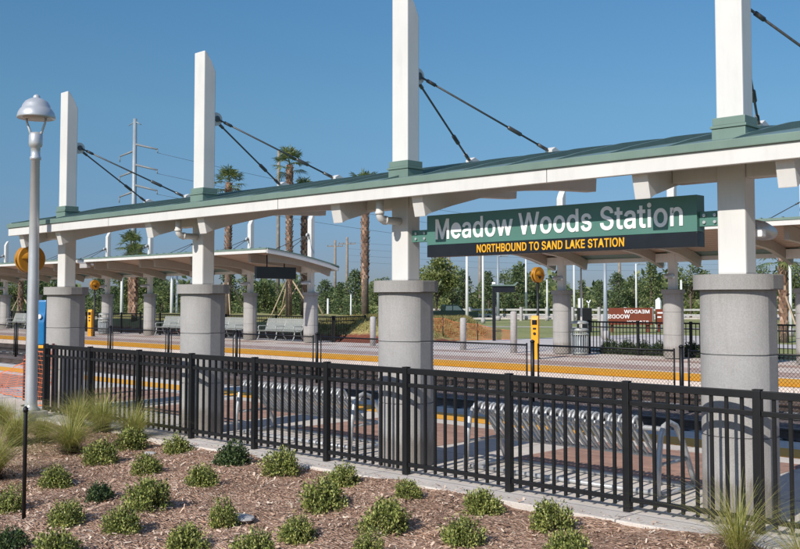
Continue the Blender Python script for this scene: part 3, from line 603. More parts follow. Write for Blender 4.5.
# chain link fence between the tracks
CH0, CH1, CY, CZ0, CZ1 = -54.9+.24, -2.0, 17.35, -.28, .84
posts = [-9.36+3.47*k for k in range(3, -13, -1)]
t = thing('chain_link_fence', 'black chain link mesh fence standing between the two tracks', 'fence', (0, CY, 0))
for x in posts:
    mb = MB(); mb.tube([(x, 0, -.36), (x, 0, .90)], .042, 10); mb.lathe([(.05, .90), (.05, .93), (.02, .955)], (x, 0, 0), 10); mb.build('post', M['black'], t)
for x, xb in zip(posts[1:], posts[:-1]):
    a, c = x+.15, xb-.15
    mb = MB()
    mb.tube([(a, 0, -.30), (a, 0, CZ1+.04)], .019, 8); mb.tube([(c, 0, -.30), (c, 0, CZ1+.04)], .019, 8)
    mb.tube([(a, 0, CZ1), (c, 0, CZ1)], .019, 8); mb.tube([(a, 0, CZ0), (c, 0, CZ0)], .016, 6)
    fr_ = mb.build('panel_frame', M['black'], t)
    mb = MB(); H = CZ1-CZ0; s = .075
    for k in range(int(-H/s)-1, int((c-a)/s)+1):
        for dirn in (1, -1):
            # wire x = xs + dirn*(z)
            xs_ = a + k*s + (0 if dirn > 0 else H)
            z0_, z1_ = 0, H
            if dirn > 0:
                z0_ = max(0, a-xs_); z1_ = min(H, c-xs_)
            else:
                z0_ = max(0, xs_-c); z1_ = min(H, xs_-a)
            if z1_-z0_ < .02: continue
            mb.tube([(xs_+dirn*z0_, dirn*.003, CZ0+z0_), (xs_+dirn*z1_, dirn*.003, CZ0+z1_)], .0032, 3, cap=False)
    mb.build('wire_mesh', M['black'], fr_)

# ------------------------------------------------------------------ lamp post at the left
t = thing('street_lamp', 'tall silver lamp post with a bell shaped shade at the left', 'street lamp', (-14.87, 7.21, 0))
mb = MB(); mb.box(-.19, .19, -.19, .19, -.25, .10, .02); mb.build('footing', M['bollard'], t)
mb = MB(); mb.lathe([(.13, .10), (.13, .13), (.10, .15), (.092, .20), (.09, 1.0), (.078, 2.5), (.067, 3.98), (.085, 3.985), (.085, 4.03), (.072, 4.04), (.072, 4.18), (.095, 4.19), (.105, 4.24), (.105, 4.37), (.08, 4.41), (.05, 4.42)], seg=28); mb.build('pole', M['silver'], t)
for k in range(2):
    a = k*PI + R(42)
    d = Vector((math.cos(a), math.sin(a), 0))
    mb = MB(); mb.tube([d*.075+Vector((0, 0, 4.36)), d*.10+Vector((0, 0, 4.45)), d*.14+Vector((0, 0, 4.56)), d*.155+Vector((0, 0, 4.645))], [.022, .02, .018, .016], 10); mb.build('arm', M['silver'], t)
mb = MB(); mb.lathe([(.20, 4.655), (.285, 4.635), (.29, 4.66), (.275, 4.72), (.245, 4.775), (.235, 4.785), (.222, 4.80), (.205, 4.85), (.165, 4.905), (.10, 4.945), (.058, 4.955), (.055, 4.975), (.05, 4.99), (.03, 5.01), (.0, 5.02)], seg=40)
sh = mb.build('lamp_shade', M['silver'], t)
mb = MB(); mb.lathe([(.0, 4.62), (.10, 4.625), (.20, 4.65), (.2, 4.654)], seg=32); mb.build('lens', simple('lamp_lens', (.45, .38, .33), .3, var=.05), sh)

# ------------------------------------------------------------------ bike racks
def bike_rack(label, x0, x1, n):
    t = thing('bike_rack', label, 'bike rack', (x0, 8.45, 0), 0, 'grey tubular bike racks on the near platform'); Lr = x1-x0
    mb = MB(); mb.tube([(0, -.02, .60), (Lr, -.02, .60)], .024, 10); mb.tube([(0, .28, .30), (Lr, .28, .30)], .02, 10); mb.build('rail', M['galv'], t)
    mb = MB(); mb.tube([(0, -.16, .03), (Lr, -.16, .03)], .022, 8); mb.tube([(0, .42, .03), (Lr, .42, .03)], .022, 8); mb.build('base_rail', M['galv'], t)
    for x in (0, Lr):
        mb = MB()
        mb.tube([(x, -.25, .02), (x, -.22, .30), (x, -.18, .55), (x, -.12, .64), (x, -.02, .67), (x, .10, .63), (x, .22, .48), (x, .36, .22), (x, .46, .02)], .027, 10)
        mb.tube([(x, -.16, .03), (x, .42, .03)], .022, 8); mb.tube([(x, -.2, .30), (x, .30, .30)], .018, 8)
        mb.build('end_frame', M['galv'], t)
    for k in range(n):
        x = .04+(Lr-.28)*(k+.5)/n; w = .021
        mb = MB()
        for sx in (-w, w):
            mb.tube([(x+sx, .28, .30), (x+sx*1.05, .20, .36), (x+sx*1.1, .09, .48), (x+sx*1.1, -.03, .61), (x+sx*1.1, -.06, .665), (x+sx*1.1, -.095, .70), (x+sx*1.1, -.14, .712), (x+sx*1.05, -.182, .695), (x+sx, -.205, .655), (x+sx*.9, -.195, .615), (x+sx*.5, -.16, .60)], .0145, 8)
        mb.build('hook', M['galv'], t)
bike_rack('grey tubular bike rack under the station sign, behind the black fence', -6.95, -4.68, 18)
bike_rack('grey tubular bike rack farther left, between the two middle concrete piers', -11.0, -8.75, 18)

# ------------------------------------------------------------------ platform furniture
def disc_post(label, x, y, face, zc=2.5, r=.24, box_mat='yellow', bdx=0, lab2=None):
    t = thing('disc_sign', label, 'sign post', (x, y, 0), face)
    mb = MB(); mb.tube([(0, 0, 0), (0, 0, zc-r+.03)], .042, 12); mb.lathe([(.10, 0), (.10, .015), (.045, .03)], seg=14); mb.build('pole', M['black_pole'], t)
    mb = MB(); mb.tube([(0, -.085, zc), (0, -.075, zc), (0, -.02, zc), (0, -.02, zc)], [r*.96, r, r, r*.9], 40); mb.tube([(0, .02, zc), (0, .02, zc), (0, .075, zc), (0, .085, zc)], [r*.9, r, r, r*.96], 40)
    mb.tube([(0, -.022, zc), (0, .022, zc)], r*.85, 30); d = mb.build('disc', M['amber'], t)
    mb = MB()
    for sy in (-1, 1):
        yy = sy*.0865
        mb.prism([(-.09, zc-.045), (.09, zc-.045), (0, zc-.15)], 1, yy, yy+sy*.003)
        mb.prism([(-.10, zc+.015), (.10, zc+.015), (.10, zc+.03), (-.10, zc+.03)], 1, yy, yy+sy*.003)
        mb.prism([(-.06, zc+.085), (.06, zc+.085), (.06, zc+.115), (-.06, zc+.115)], 1, yy, yy+sy*.003)
    mb.build('arrow_mark', M['black_pole'], d)
    return t
disc_post('round amber disc sign on a black pole close behind the silver lamp post', -16.43, 7.9, R(88))
disc_post('round amber disc sign on a black pole, right side of the far platform', -18.42, 25.2, R(86), 2.58)
disc_post('small distant round amber disc sign on the far platform at the left', -45.4, 25.2, R(88), 2.55)

def validator(label, x, y, rz, mat, hood=False, group=None):
    t = thing('ticket_validator', label, 'ticket validator', (x, y, 0), rz, group)
    mb = MB(); mb.prism([(-.10, 0), (.11, 0), (.11, 1.25), (.07, 1.32), (-.05, 1.32), (-.10, 1.22)], 0, -.11, .11, .012); bd = mb.build('body', M[mat], t)
    mb = MB(); mb.box(-.075, .075, -.112, -.101, 1.05, 1.20, .003); mb.build('screen', M['led'], bd)
    mb = MB(); mb.tube([(0, -.102, .78), (0, -.115, .78)], .045, 16); mb.build('reader', M['black'], bd)
    mb = MB(); mb.box(-.05, .05, -.108, -.101, .90, .96, .002); mb.build('slot', M['black'], bd)
validator('yellow ticket validator post beside the right round disc sign', -18.27, 24.85, R(25), 'yellow')
validator('tiny yellow ticket validator beside the distant disc sign at the left', -45.75, 25.2, R(25), 'yellow')
# blue and yellow machine between lamp and pier
t = thing('ticket_machine', 'slim blue and yellow ticket machine between lamp post and leftmost pier', 'ticket machine', (-17.32, 8.6, 0), R(30))
mb = MB(); mb.prism([(-.12, 0), (.10, 0), (.10, .93), (-.13, .93)], 0, -.11, .11, .012); mb.build('base', M['black'], t)
mb = MB(); mb.prism([(.10, .0), (.15, .0), (.13, .95), (.10, .95)], 0, -.12, .12, .006); mb.box(-.13, .13, -.15, .13, .932, .985, .01); mb.build('trim', M['yellow'], t)
mb = MB(); mb.prism([(-.10, .988), (.08, .988), (.08, 1.80), (-.05, 1.80), (-.075, 1.56), (-.105, 1.40)], 0, -.09, .09, .03); hd = mb.build('head', M['blue'], t)
mb = MB(); mb.tube([(0, -.09, 1.50), (0, -.135, 1.50)], .04, 14); mb.build('button', M['letter_white'], hd)

# benches
def make_bench():
    t = thing('bench', 'x', 'bench', (0, 0, 0), 0, 'grey metal benches on the far platform'); Lb = 2.55
    mb = MB()
    for k in range(14):
        y = -.30+.42*k/13; z = .44+.02*math.cos(k*.5)
        mb.box(-Lb/2, Lb/2, y, y+.022, z, z+.012)
    for x in np.linspace(-Lb/2, Lb/2, 40): mb.box(x-.012, x+.012, -.30, .14, .434, .444)
    mb.build('seat', M['bench'], t)
    mb = MB()
    for k in range(14):
        z = .50+.46*k/13; y = .15+.16*k/13
        mb.box(-Lb/2, Lb/2, y, y+.012, z, z+.023)
    for x in np.linspace(-Lb/2, Lb/2, 40): mb.obox((x, .235, .74), (.024, .008, .53), Matrix.Rotation(-.33, 3, 'X'))
    mb.build('backrest', M['bench'], t)
    for x in (-Lb/2+.06, 0, Lb/2-.06):
        mb = MB(); mb.tube([(x, -.36, .02), (x, -.26, .22), (x, -.24, .42), (x, .12, .43), (x, .20, .60), (x, .32, .98)], .026, 8); mb.tube([(x, .34, .02), (x, .16, .22), (x, .10, .42)], .026, 8)
        mb.build('leg', M['bench'], t)
        mb = MB(); mb.tube([(x, -.26, .42), (x, -.30, .60), (x, -.26, .66), (x, .10, .66), (x, .22, .64)], .022, 8); mb.build('armrest', M['bench'], t)
    return t
bn = make_bench()
for i, (x, lab) in enumerate(((-34.3, 'grey metal mesh bench under the right end of the far canopy'), (-38.45, 'grey metal bench half hidden by the second near pier from the left'), (-42.6, 'grey metal bench right of the distant disc sign, left of the second near pier'), (-59.4, 'grey metal bench at the left edge, behind the lamp post'))):
    o = bn if i == 0 else copy_tree(bn)
    o.location = (x, 28.0, 0); o['label'] = lab
# litter bins
def bin_(label, x, y, mat):
    t = thing('litter_bin', label, 'litter bin', (x, y, 0), R(10))
    mb = MB(); mb.lathe([(.21, .0), (.23, .03), (.23, .70), (.0, .70)], seg=28); mb.build('liner', M['pole_grey'], t)
    mb = MB()
    for k in range(22):
        a = 2*PI*k/22; c, s = math.cos(a), math.sin(a)
        mb.tube([(c*.25, s*.25, .03), (c*.275, s*.275, .3), (c*.28, s*.28, .62), (c*.245, s*.245, .78)], .014, 6)
    for z, r in ((.05, .262), (.66, .285)): mb.lathe([(r-.015, z), (r+.012, z+.005), (r+.012, z+.04), (r-.015, z+.045)], seg=28)
    mb.build('slats', M[mat], t)
    mb = MB(); mb.lathe([(.26, .78), (.285, .80), (.285, .85), (.26, .86), (.23, .87), (.23, .88)], seg=28); mb.lathe([(.27, 1.02), (.285, 1.03), (.285, 1.07), (.20, 1.11), (.05, 1.13), (0, 1.13)], seg=28)
    for k in range(4):
        a = PI/2*k+.4; mb.tube([(.26*math.cos(a), .26*math.sin(a), .86), (.26*math.cos(a), .26*math.sin(a), 1.03)], .016, 6)
    mb.build('lid', M[mat], t)
bin_('grey slatted litter bin beside the far pier at the right', -18.6, 27.75, 'bench')
bin_('small pale litter bin near the distant disc sign at the left', -48.0, 27.2, 'bench')
bin_('grey litter bin just right of the nearest concrete pier, on the far platform', -12.45, 28.0, 'bench')

# bollards
for x, y, h, lab in ((-28.13, 27.6, 1.15, 'grey concrete bollard left of the second near pier from the right, by the red berm'), (-23.57, 27.7, 1.16, 'grey concrete bollard in front of the orange netting'), (-20.97, 27.3, 1.42, 'taller grey concrete bollard right of the dark sign post'), (-26.5, 41.5, 1.1, 'far grey bollard at the end of the plaza'), (-22.6, 41.0, 1.1, 'far grey bollard beside the footpath')):
    mb = MB(); mb.lathe([(.115, 0), (.115, h-.06), (.10, h-.015), (.06, h), (0, h)], seg=24)
    tag(mb.build('bollard', M['bollard'], None, (x, y, 0)), lab, 'bollard', 'grey concrete bollards')

# wayfinding post
t = thing('wayfinding_sign', 'dark sign post with a narrow panel and green tilted top, beyond the platform', 'sign', (-27.9, 34.9, 0), R(44))
mb = MB(); mb.box(-.07, .07, -.06, .06, 0, 2.5, .01); mb.build('post', M['sign_black'], t)
mb = MB(); mb.box(-.07, .93, -.075, .075, 2.14, 2.42, .01); mb.build('panel', M['sign_black'], t)
mb = MB(); mb.prism([(-.14, 2.425), (.92, 2.425), (1.08, 2.60), (1.02, 2.60), (.88, 2.475), (-.14, 2.475)], 1, -.16, .16, .006); mb.build('cap', M['flash'], t)
mb = MB(); mb.box(-.08, .06, -.05, .05, 2.477, 2.60, .01); mb.build('camera', M['letter_white'], t)

# berm
bx = np.arange(-58, -27.5, .35); by = np.arange(28.4, 52, .35)
def bermz(x, y):
    xe = -28.9 if y < 36 else -28.9-.8*(y-36); fx = min(max((xe-x)/1.9, 0), 1); fy = min(max((y-28.9)/1.8, 0), 1); bk = min(max((50-y)/8, 0), 1)
    if x < -32.2: fy = min(max((y-30.0)/3.5, 0), 1)
    s = lambda q: q*q*(3-2*q)
    return .97*s(fx)*s(fy)*s(bk)*(.93+.07*math.sin(x*.9+y*.6)) - .04
V = [(x, y, bermz(x, y)) for y in by for x in bx]; nx = len(bx)
F = [(j*nx+i, j*nx+i+1, (j+1)*nx+i+1, (j+1)*nx+i) for j in range(len(by)-1) for i in range(nx-1)]
o = structure(link('grass_berm', pymesh('grass_berm', V, F, M['berm'])))
for p in o.data.polygons: p.use_smooth = True
# dry grass on the berm
nB = 16000
gx = rng.uniform(-37, -28.6, nB); gy = rng.uniform(29.2, 41, nB); gz = np.array([bermz(a, c) for a, c in zip(gx, gy)])
k = (gz > np.where(gy > 31, .12, .42)); gx, gy, gz = gx[k], gy[k], gz[k]; nB = len(gx)
an = rng.uniform(0, 2*PI, nB); hh = rng.uniform(.08, .24, nB); lx, ly = rng.normal(0, .12, nB), rng.normal(0, .12, nB)
V = np.stack([np.stack([gx-.02*np.cos(an), gy-.02*np.sin(an), gz], 1), np.stack([gx+.02*np.cos(an), gy+.02*np.sin(an), gz], 1), np.stack([gx+lx, gy+ly, gz+hh], 1)], 1).reshape(-1, 3)
M['dry'] = island_mat('dry_grass', [(0, (.16, .15, .04)), (.5, (.30, .26, .09)), (1, (.46, .36, .15))], .8, .3)
o = link('dry_grass', pymesh('dry_grass', V, np.arange(nB*3).reshape(-1, 3), M['dry'])); tag(o, 'tan dry grass growing on the berm beyond the platform', 'grass', kind='stuff')

# orange netting
def netting(label, pts, post_mat, nsub=26):
    """pts: (x, y, z_bottom, z_top)"""
    t = thing('safety_netting', label, 'safety netting', (pts[0][0], pts[0][1], 0)); ox, oy = pts[0][:2]
    for p in pts:
        mb = MB(); mb.tube([(p[0]-ox, p[1]-oy, 0), (p[0]-ox, p[1]-oy, p[3]+.08)], .022, 6); mb.build('stake', M[post_mat], t)
    mb = MB()
    for a, c in zip(pts[:-1], pts[1:]):
        Lg = math.hypot(c[0]-a[0], c[1]-a[1]); n = max(4, int(Lg/.075)); mrow = 12
        sag = .10
        P = lambda i, j: Vector((a[0]+(c[0]-a[0])*i/n-ox + .012*math.sin(i*.9+j), a[1]+(c[1]-a[1])*i/n-oy+.03*math.sin(i*.7+j*.5), (a[2]+(c[2]-a[2])*i/n) + ((a[3]-a[2])+((c[3]-c[2])-(a[3]-a[2]))*i/n)*j/mrow*(1-sag*math.sin(PI*i/n))))
        for j in range(mrow+1):
            w = .010 if j in (0, mrow) else .0040
            for i in range(n): mb.quad(P(i, j)-Vector((0, 0, w)), P(i+1, j)-Vector((0, 0, w)), P(i+1, j)+Vector((0, 0, w)), P(i, j)+Vector((0, 0, w)))
        dv = Vector((c[0]-a[0], c[1]-a[1], 0)).normalized()*.0040
        for i in range(n+1):
            for j in range(mrow): mb.quad(P(i, j)-dv, P(i, j)+dv, P(i, j+1)+dv, P(i, j+1)-dv)
    mb.build('net', M['net'], t)
netting('orange plastic safety netting sagging before the grassy berm, beyond the platform', [(-31.0, 31.9, .05, 1.10), (-29.6, 33.4, .05, 1.0), (-28.6, 34.6, .05, .72), (-27.5, 35.8, .05, .42)], 'black_pole')
netting('orange safety netting sagging at the left end of the near fence', [(-15.25, 7.75, .1, 1.02), (-16.2, 7.8, .05, 1.08), (-17.4, 8.3, .05, .72), (-19.3, 8.6, .02, .35), (-21.0, 8.8, .02, .5)], 'redpost')

# stakes in the bed
def stake(label, x, y, z, h, r=.018):
    mb = MB(); mb.tube([(0, 0, 0), (0, 0, h-.02), (0, 0, h)], [r, r, r*.6], 8); mb.tube([(0, 0, h-.05), (0, 0, h-.01)], r*1.25, 8)
    tag(mb.build('garden_stake', M['black'], None, (x, y, z)), label, 'stake')
stake('thin black metal stake standing in the mulch at the left', -8.45, 4.05, bedz(-8.45, 4.05)-.05, 1.02)
stake('short black stub behind the grass at the far left', -18.1, 8.0, -.02, .35, .03)

# ------------------------------------------------------------------ plants
def leaf_quads(P, D, up, L, W):
    """diamond leaves: P base points, D directions, L lengths, W widths"""
    n = len(P); S = np.cross(D, up); S /= np.linalg.norm(S, axis=1, keepdims=True)+1e-9
    V = np.stack([P, P+D*L[:, None]*.5+S*W[:, None]*.5, P+D*L[:, None], P+D*L[:, None]*.5-S*W[:, None]*.5], 1).reshape(-1, 3)
    return V, np.arange(n*4).reshape(-1, 4)
def unit(a): return a/(np.linalg.norm(a, axis=1, keepdims=True)+1e-9)
def shrub_meshes(seed, mat, sprigs=165, per=22, Lf=.115):
    g = np.random.default_rng(seed)
    d = unit(g.normal(size=(sprigs, 3))*np.array([1, 1, .8])+np.array([0, 0, .55])); d[:, 2] = np.abs(d[:, 2])*.95+.05*g.random(sprigs)
    lobes = unit(g.normal(size=(7, 3))+np.array([0, 0, .6])); amp = g.uniform(.0, .26, 7)
    ln = .76 + (np.clip(d@lobes.T, 0, 1)**6 @ amp) + g.normal(0, .075, sprigs)
    tips = d*ln[:, None]*np.array([1, 1, 1.05])
    s = g.uniform(.32, 1.0, (sprigs, per))**.7
    P = (tips[:, None, :]*s[..., None]) + g.normal(0, .055, (sprigs, per, 3)); P = P.reshape(-1, 3); P[:, 2] = np.maximum(P[:, 2], .015)
    D = unit(np.repeat(d, per, 0)*.6 + g.normal(0, .75, P.shape)+np.array([0, 0, .25]))
    V, F = leaf_quads(P, D, g.normal(size=P.shape), g.uniform(.6, 1.25, len(P))*Lf, g.uniform(.45, .62, len(P))*Lf)
    me = pymesh('foliage', V, F, mat)
    mb = MB()
    for i in range(0, sprigs, 3): mb.tube([(0, 0, -.05), tuple(tips[i]*.5+np.array([0, 0, .04])), tuple(tips[i]*.95)], [.016, .010, .005], 4, cap=False)
    return me, mb.mesh('twigs', M['twig'])
SH = [shrub_meshes(10+i, M['leaf'] if i != 3 else M['leaf_dark']) for i in range(6)]
def put_shrub(label, x, y, z, r, h, kind, group):
    t = thing('shrub', label, 'shrub', (x, y, z), random.uniform(0, 6.28), group); t.scale = (r, r, h)
    link('foliage', SH[kind][0], t); link('twigs', SH[kind][1], t)
# (survey px, py, width px, kind, label)
def on_bed(px, py):
    # where the sight line meets the sloping bed
    u = (px-400)/1000; p = .05; b = (250-py)/1000
    fh = math.cos(p)-b*math.sin(p); dz = math.sin(p)+b*math.cos(p)
    dx = -math.sin(YAW)*fh+math.cos(YAW)*u; dy = math.cos(YAW)*fh+math.sin(YAW)*u
    t_ = 5.0
    for _ in range(60):
        z = 1.8+dz*t_; zz = bedz(dx*t_, dy*t_); t_ += (zz-z)/(dz)*.8
    return dx*t_, dy*t_, zz, t_
SHR = [
 (131, 448, 31, 4, 'round shrub in front of the fence post, right of the tall grass'),
 (177, 453, 27, 2, 'bushy shrub against the kerb below the second visible pier'),
 (232, 466, 36, 3, 'dark wide shrub below the fence between the two left fence posts'),
 (283, 473, 35, 0, 'shrub at the kerb just left of the left bike rack end'),
 (343, 485, 32, 1, 'small upright shrub at the kerb left of the middle pier'),
 (407, 497, 27, 2, 'smallest shrub at the kerb, below the middle pier'),
 (482, 514, 38, 4, 'round shrub at the kerb below the right bike rack, left of a fence post'),
 (549, 527, 40, 0, 'round shrub at the kerb below the right end of the bike rack'),
 (101, 462, 33, 2, 'green shrub beside the brown tuft of the tall grass'),
 (147, 473, 29, 0, 'small shrub in the second row, behind the biggest left shrub'),
 (202, 486, 33, 1, 'bright leafed shrub alone in the second row'),
 (323, 508, 44, 2, 'wide shrub in the second row, left of the middle of the bed'),
 (387, 529, 45, 4, 'large bushy shrub in the middle of the bed, below the middle pier'),
 (461, 546, 42, 0, 'shrub cut by the lower frame edge, below the right bike rack'),
 (55, 486, 31, 1, 'shrub left of centre in the left part, right of the black stake'),
 (100, 500, 28, 3, 'very dark narrow shrub near the left, between two green ones'),
 (149, 507, 43, 4, 'biggest round shrub in the left half of the bed'),
 (225, 526, 31, 5, 'compact shrub beside the pale flat patch in the mulch'),
 (297, 541, 38, 1, 'shrub at the lower edge right of the pale patch'),
 (8, 511, 27, 5, 'shrub cut by the left frame edge, beside the black stake'),
 (67, 524, 34, 0, 'yellow green shrub just right of the foot of the black stake'),
 (122, 531, 37, 2, 'loose leafy shrub in the front left rows'),
 (186, 550, 39, 4, 'leafy shrub at the lower edge, fourth from the left corner'),
 (11, 549, 34, 3, 'dark shrub in the lower left corner'),
 (55, 562, 50, 1, 'wide shrub at the lower edge, second from the left corner'),
 (257, 563, 46, 0, 'low shrub cut by the lower edge, below the pale patch'),
 (366, 557, 32, 5, 'shrub cut by the lower edge under the middle of the bed'),
 (568, 561, 46, 2, 'shrub cut by the lower edge at the right end of the shrub rows'),
]
for px, py, w, kd, lab in SHR:
    x, y, z, dpt = on_bed(px, py); r = w*dpt/1000/2*1.14
    put_shrub(lab, x, y, z-.02, r*1.08, r*1.42, kd, 'small green shrubs planted in rows in the mulch')
for k, x in enumerate(np.linspace(-18.4, -13.6, 9)):
    put_shrub('low dark hedge plant behind the right far fence', x, 29.25+.1*math.sin(k*3), -.03, .42, .55, 3, 'low dark plants behind the far picket fence')

def grass_mesh(seed, n=700, h=.8, spread=.55):
    g = np.random.default_rng(seed); V = []; F = []; seg = 5
    for i in range(n):
        a = g.uniform(0, 2*PI); r0 = g.uniform(0, .09); L = h*g.uniform(.55, 1.15); lean = spread*g.uniform(.1, 1.35); w = g.uniform(.0022, .0048)
        a2 = a+g.normal(0, .35); dx, dy = math.cos(a2), math.sin(a2); px_, py_ = -dy*w, dx*w
        base = len(V)
        for k in range(seg+1):
            q = k/seg; ho = lean*q**1.8*L*1.25; zz = L*(q-.42*lean*q**2.6)
            ww = 1-q*.85
            x, y = math.cos(a)*r0+dx*ho, math.sin(a)*r0+dy*ho
            V.append((x-px_*ww, y-py_*ww, zz)); V.append((x+px_*ww, y+py_*ww, zz))
        for k in range(seg): F.append((base+2*k, base+2*k+1, base+2*k+3, base+2*k+2))
    me = pymesh('blades', V, F, M['grass_blade'])
    V = []; F = []
    for i in range(420):
        a = g.uniform(0, 2*PI); L = g.uniform(.12, .34); w = .005; el = g.uniform(.15, 1.2); r0 = g.uniform(.02, .12); b0 = len(V)
        c, s = math.cos(a), math.sin(a); q = (c*(r0+L*math.cos(el)), s*(r0+L*math.cos(el)), L*math.sin(el)-.01)
        V += [(c*r0+s*w, s*r0-c*w, -.02), (c*r0-s*w, s*r0+c*w, -.02), q]; F.append((b0, b0+1, b0+2))
    return me, pymesh('base_tuft', V, F, M['tuft'])
GR = [grass_mesh(40+i, 800, .80, 1.15) for i in range(3)] + [grass_mesh(49, 420, .95, 1.0)]
for px, py, sc_, kd, lab in ((70, 453, .8, 0, 'fountain grass clump with a brown base, in front of the lamp post'), (16, 446, .78, 1, 'fountain grass clump at the left frame edge'), (-8, 478, .8, 2, 'fountain grass clump cut by the left edge, lower'), (42, 442, .55, 2, 'grass clump between the left edge and the clump with the brown base'), (104, 428, .8, 2, 'tall grass clump at the left end of the fence'), (80, 424, .7, 1, 'tall grass clump just right of the lamp post footing'), (2, 424, .62, 0, 'tall grass clump left of the lamp post footing'), (136, 424, .7, 1, 'tall grass clump leaning over the kerb, by the third fence post'), (738, 560, .66, 3, 'wispy fountain grass clump before the nearest pier, at the lower right'), (806, 584, .55, 3, 'fountain grass clump in the lower right corner')):
    x, y, z, dpt = on_bed(px, py)
    if y > 7.15: y = 7.12; x = -y*(math.sin(YAW)-math.cos(YAW)*(px-400)/1000)/(math.cos(YAW)+math.sin(YAW)*(px-400)/1000); z = bedz(x, y)
    t = thing('grass_clump', lab, 'ornamental grass', (x, y, z), random.uniform(0, 6), 'tall ornamental grass clumps'); t.scale = (sc_,)*3
    link('blades', GR[kd][0], t); link('base_tuft', GR[kd][1], t)
# pale flat stone bits in the bed
for px, py, r, lab in ((240, 520, .11, 'flat pale stone lying in the mulch beside a shrub'), (150, 455, .06, 'small white flat marker lying in the mulch near the kerb')):
    x, y, z, _ = on_bed(px, py); mb = MB(); mb.lathe([(r*.8, -.02), (r, .0), (r*.95, .012), (r*.6, .02), (0, .022)], seg=11, smooth=False)
    for v in mb.bm.verts: v.co.x *= 1.5+.2*math.sin(v.co.y*60)
    tag(mb.build('flat_stone', M['bollard'], None, (x, y, z+.02)), lab, 'stone')

# ------------------------------------------------------------------ palms
def palm_meshes(seed, H, boots=True):
    g = np.random.default_rng(seed); V = []; F = []
    # trunk core
    mb = MB(); mb.tube([(0, 0, -.2), (.02, 0, H*.3), (.03, .02, H*.65), (.02, .02, H)], [.20, .165, .16, .15], 14); core = mb.mesh('trunk', M['bark'])
    # boots: overlapping scales
    rows = int(H/.16)
    for i in range(rows):
        z = H*i/rows; lower = z < H*.3
        for k in range(7):
            a = 2*PI*(k+.5*(i % 2))/7 + g.normal(0, .08); r = .155 if not lower else .165
            c, s = math.cos(a), math.sin(a); w = .085; L = g.uniform(.16, .24); out = g.uniform(.05, .11) if not lower else .012
            b0 = len(V)
            px_, py_ = -s*w, c*w
            V += [(c*r-px_, s*r-py_, z), (c*r+px_, s*r+py_, z), (c*(r+out)+px_*.6, s*(r+out)+py_*.6, z+L), (c*(r+out)-px_*.6, s*(r+out)-py_*.6, z+L)]
            F.append((b0, b0+1, b0+2, b0+3))
    boots_me = pymesh('boots', V, F, M['palm_trunk'])
    # crown of fan fronds
    V = []; F = []
    nf = 20
    for i in range(nf):
        az = 2*PI*i*.618+g.normal(0, .2); el = R(88) - R(112)*(i/nf)**1.15 + g.normal(0, .1)
        d = np.array([math.cos(az)*math.cos(el), math.sin(az)*math.cos(el), math.sin(el)]); L = g.uniform(.5, .8)
        side = np.array([-math.sin(az), math.cos(az), 0]); up = np.cross(side, d)
        p0 = np.array([0, 0, H]) ; p1 = p0+d*L - np.array([0, 0, .05])
        b0 = len(V); V += [tuple(p0-side*.02), tuple(p0+side*.02), tuple(p1+side*.012), tuple(p1-side*.012)]; F.append((b0, b0+1, b0+2, b0+3))
        nl = 15
        for k in range(nl):
            q = R(-105+210*k/(nl-1)); dl = d*math.cos(q)+side*math.sin(q); ll = g.uniform(.55, .8)*(1-.25*abs(q)/R(105))
            tip = p1+dl*ll + np.array([0, 0, -.30*ll*g.uniform(.5, 1.4)]); mid = p1+dl*ll*.55 + up*.03
            ws = np.cross(dl, up)*.035
            b0 = len(V); V += [tuple(p1), tuple(mid-ws), tuple(tip), tuple(mid+ws)]; F.append((b0, b0+1, b0+2, b0+3))
    return core, boots_me, pymesh('crown', V, F, M['palm'])
for i, (px, dpt, H, lab, brace) in enumerate(((228, 58, 7.8, 'palm with shaggy trunk rising left of the middle canopy, second from left', True), (289, 56, 8.5, 'tallest palm, beside the wooden pole over the canopy roof', True), (304, 57, 6.9, 'palm just right of the tallest palm', True), (365, 50, 6.45, 'lone palm trunk left of the middle near pier', False), (131, 68, 5.6, 'short palm whose crown just tops the far canopy at the left', False), (135, 60, 3.6, 'bare palm trunk seen beneath the far canopy, left', False), (21, 72, 3.9, 'palm trunk behind the far canopy at the left edge', True), (783, 43, 3.7, 'palm with criss-cross trunk right of the nearest pier', True))):
    x, y = spot(px, dpt); core, bo, cr = palm_meshes(60+i, H)
    zb = bermz(x, y) if (-58 < x < -28 and 28.4 < y < 51) else 0
    t = thing('palm_tree', lab, 'palm', (x, y, max(0, zb)-.05), random.uniform(0, 6), 'young palms beyond the far platform')
    tr = link('trunk', core, t); link('boots', bo, tr); link('crown', cr, t)
    if brace:
        for k in range(3):
            a = 2*PI*k/3+.5; mb = MB(); mb.tube([(math.cos(a)*1.5, math.sin(a)*1.5, 0), (math.cos(a)*.2, math.sin(a)*.2, 2.0)], .045, 4); mb.build('brace', M['timber'], t)

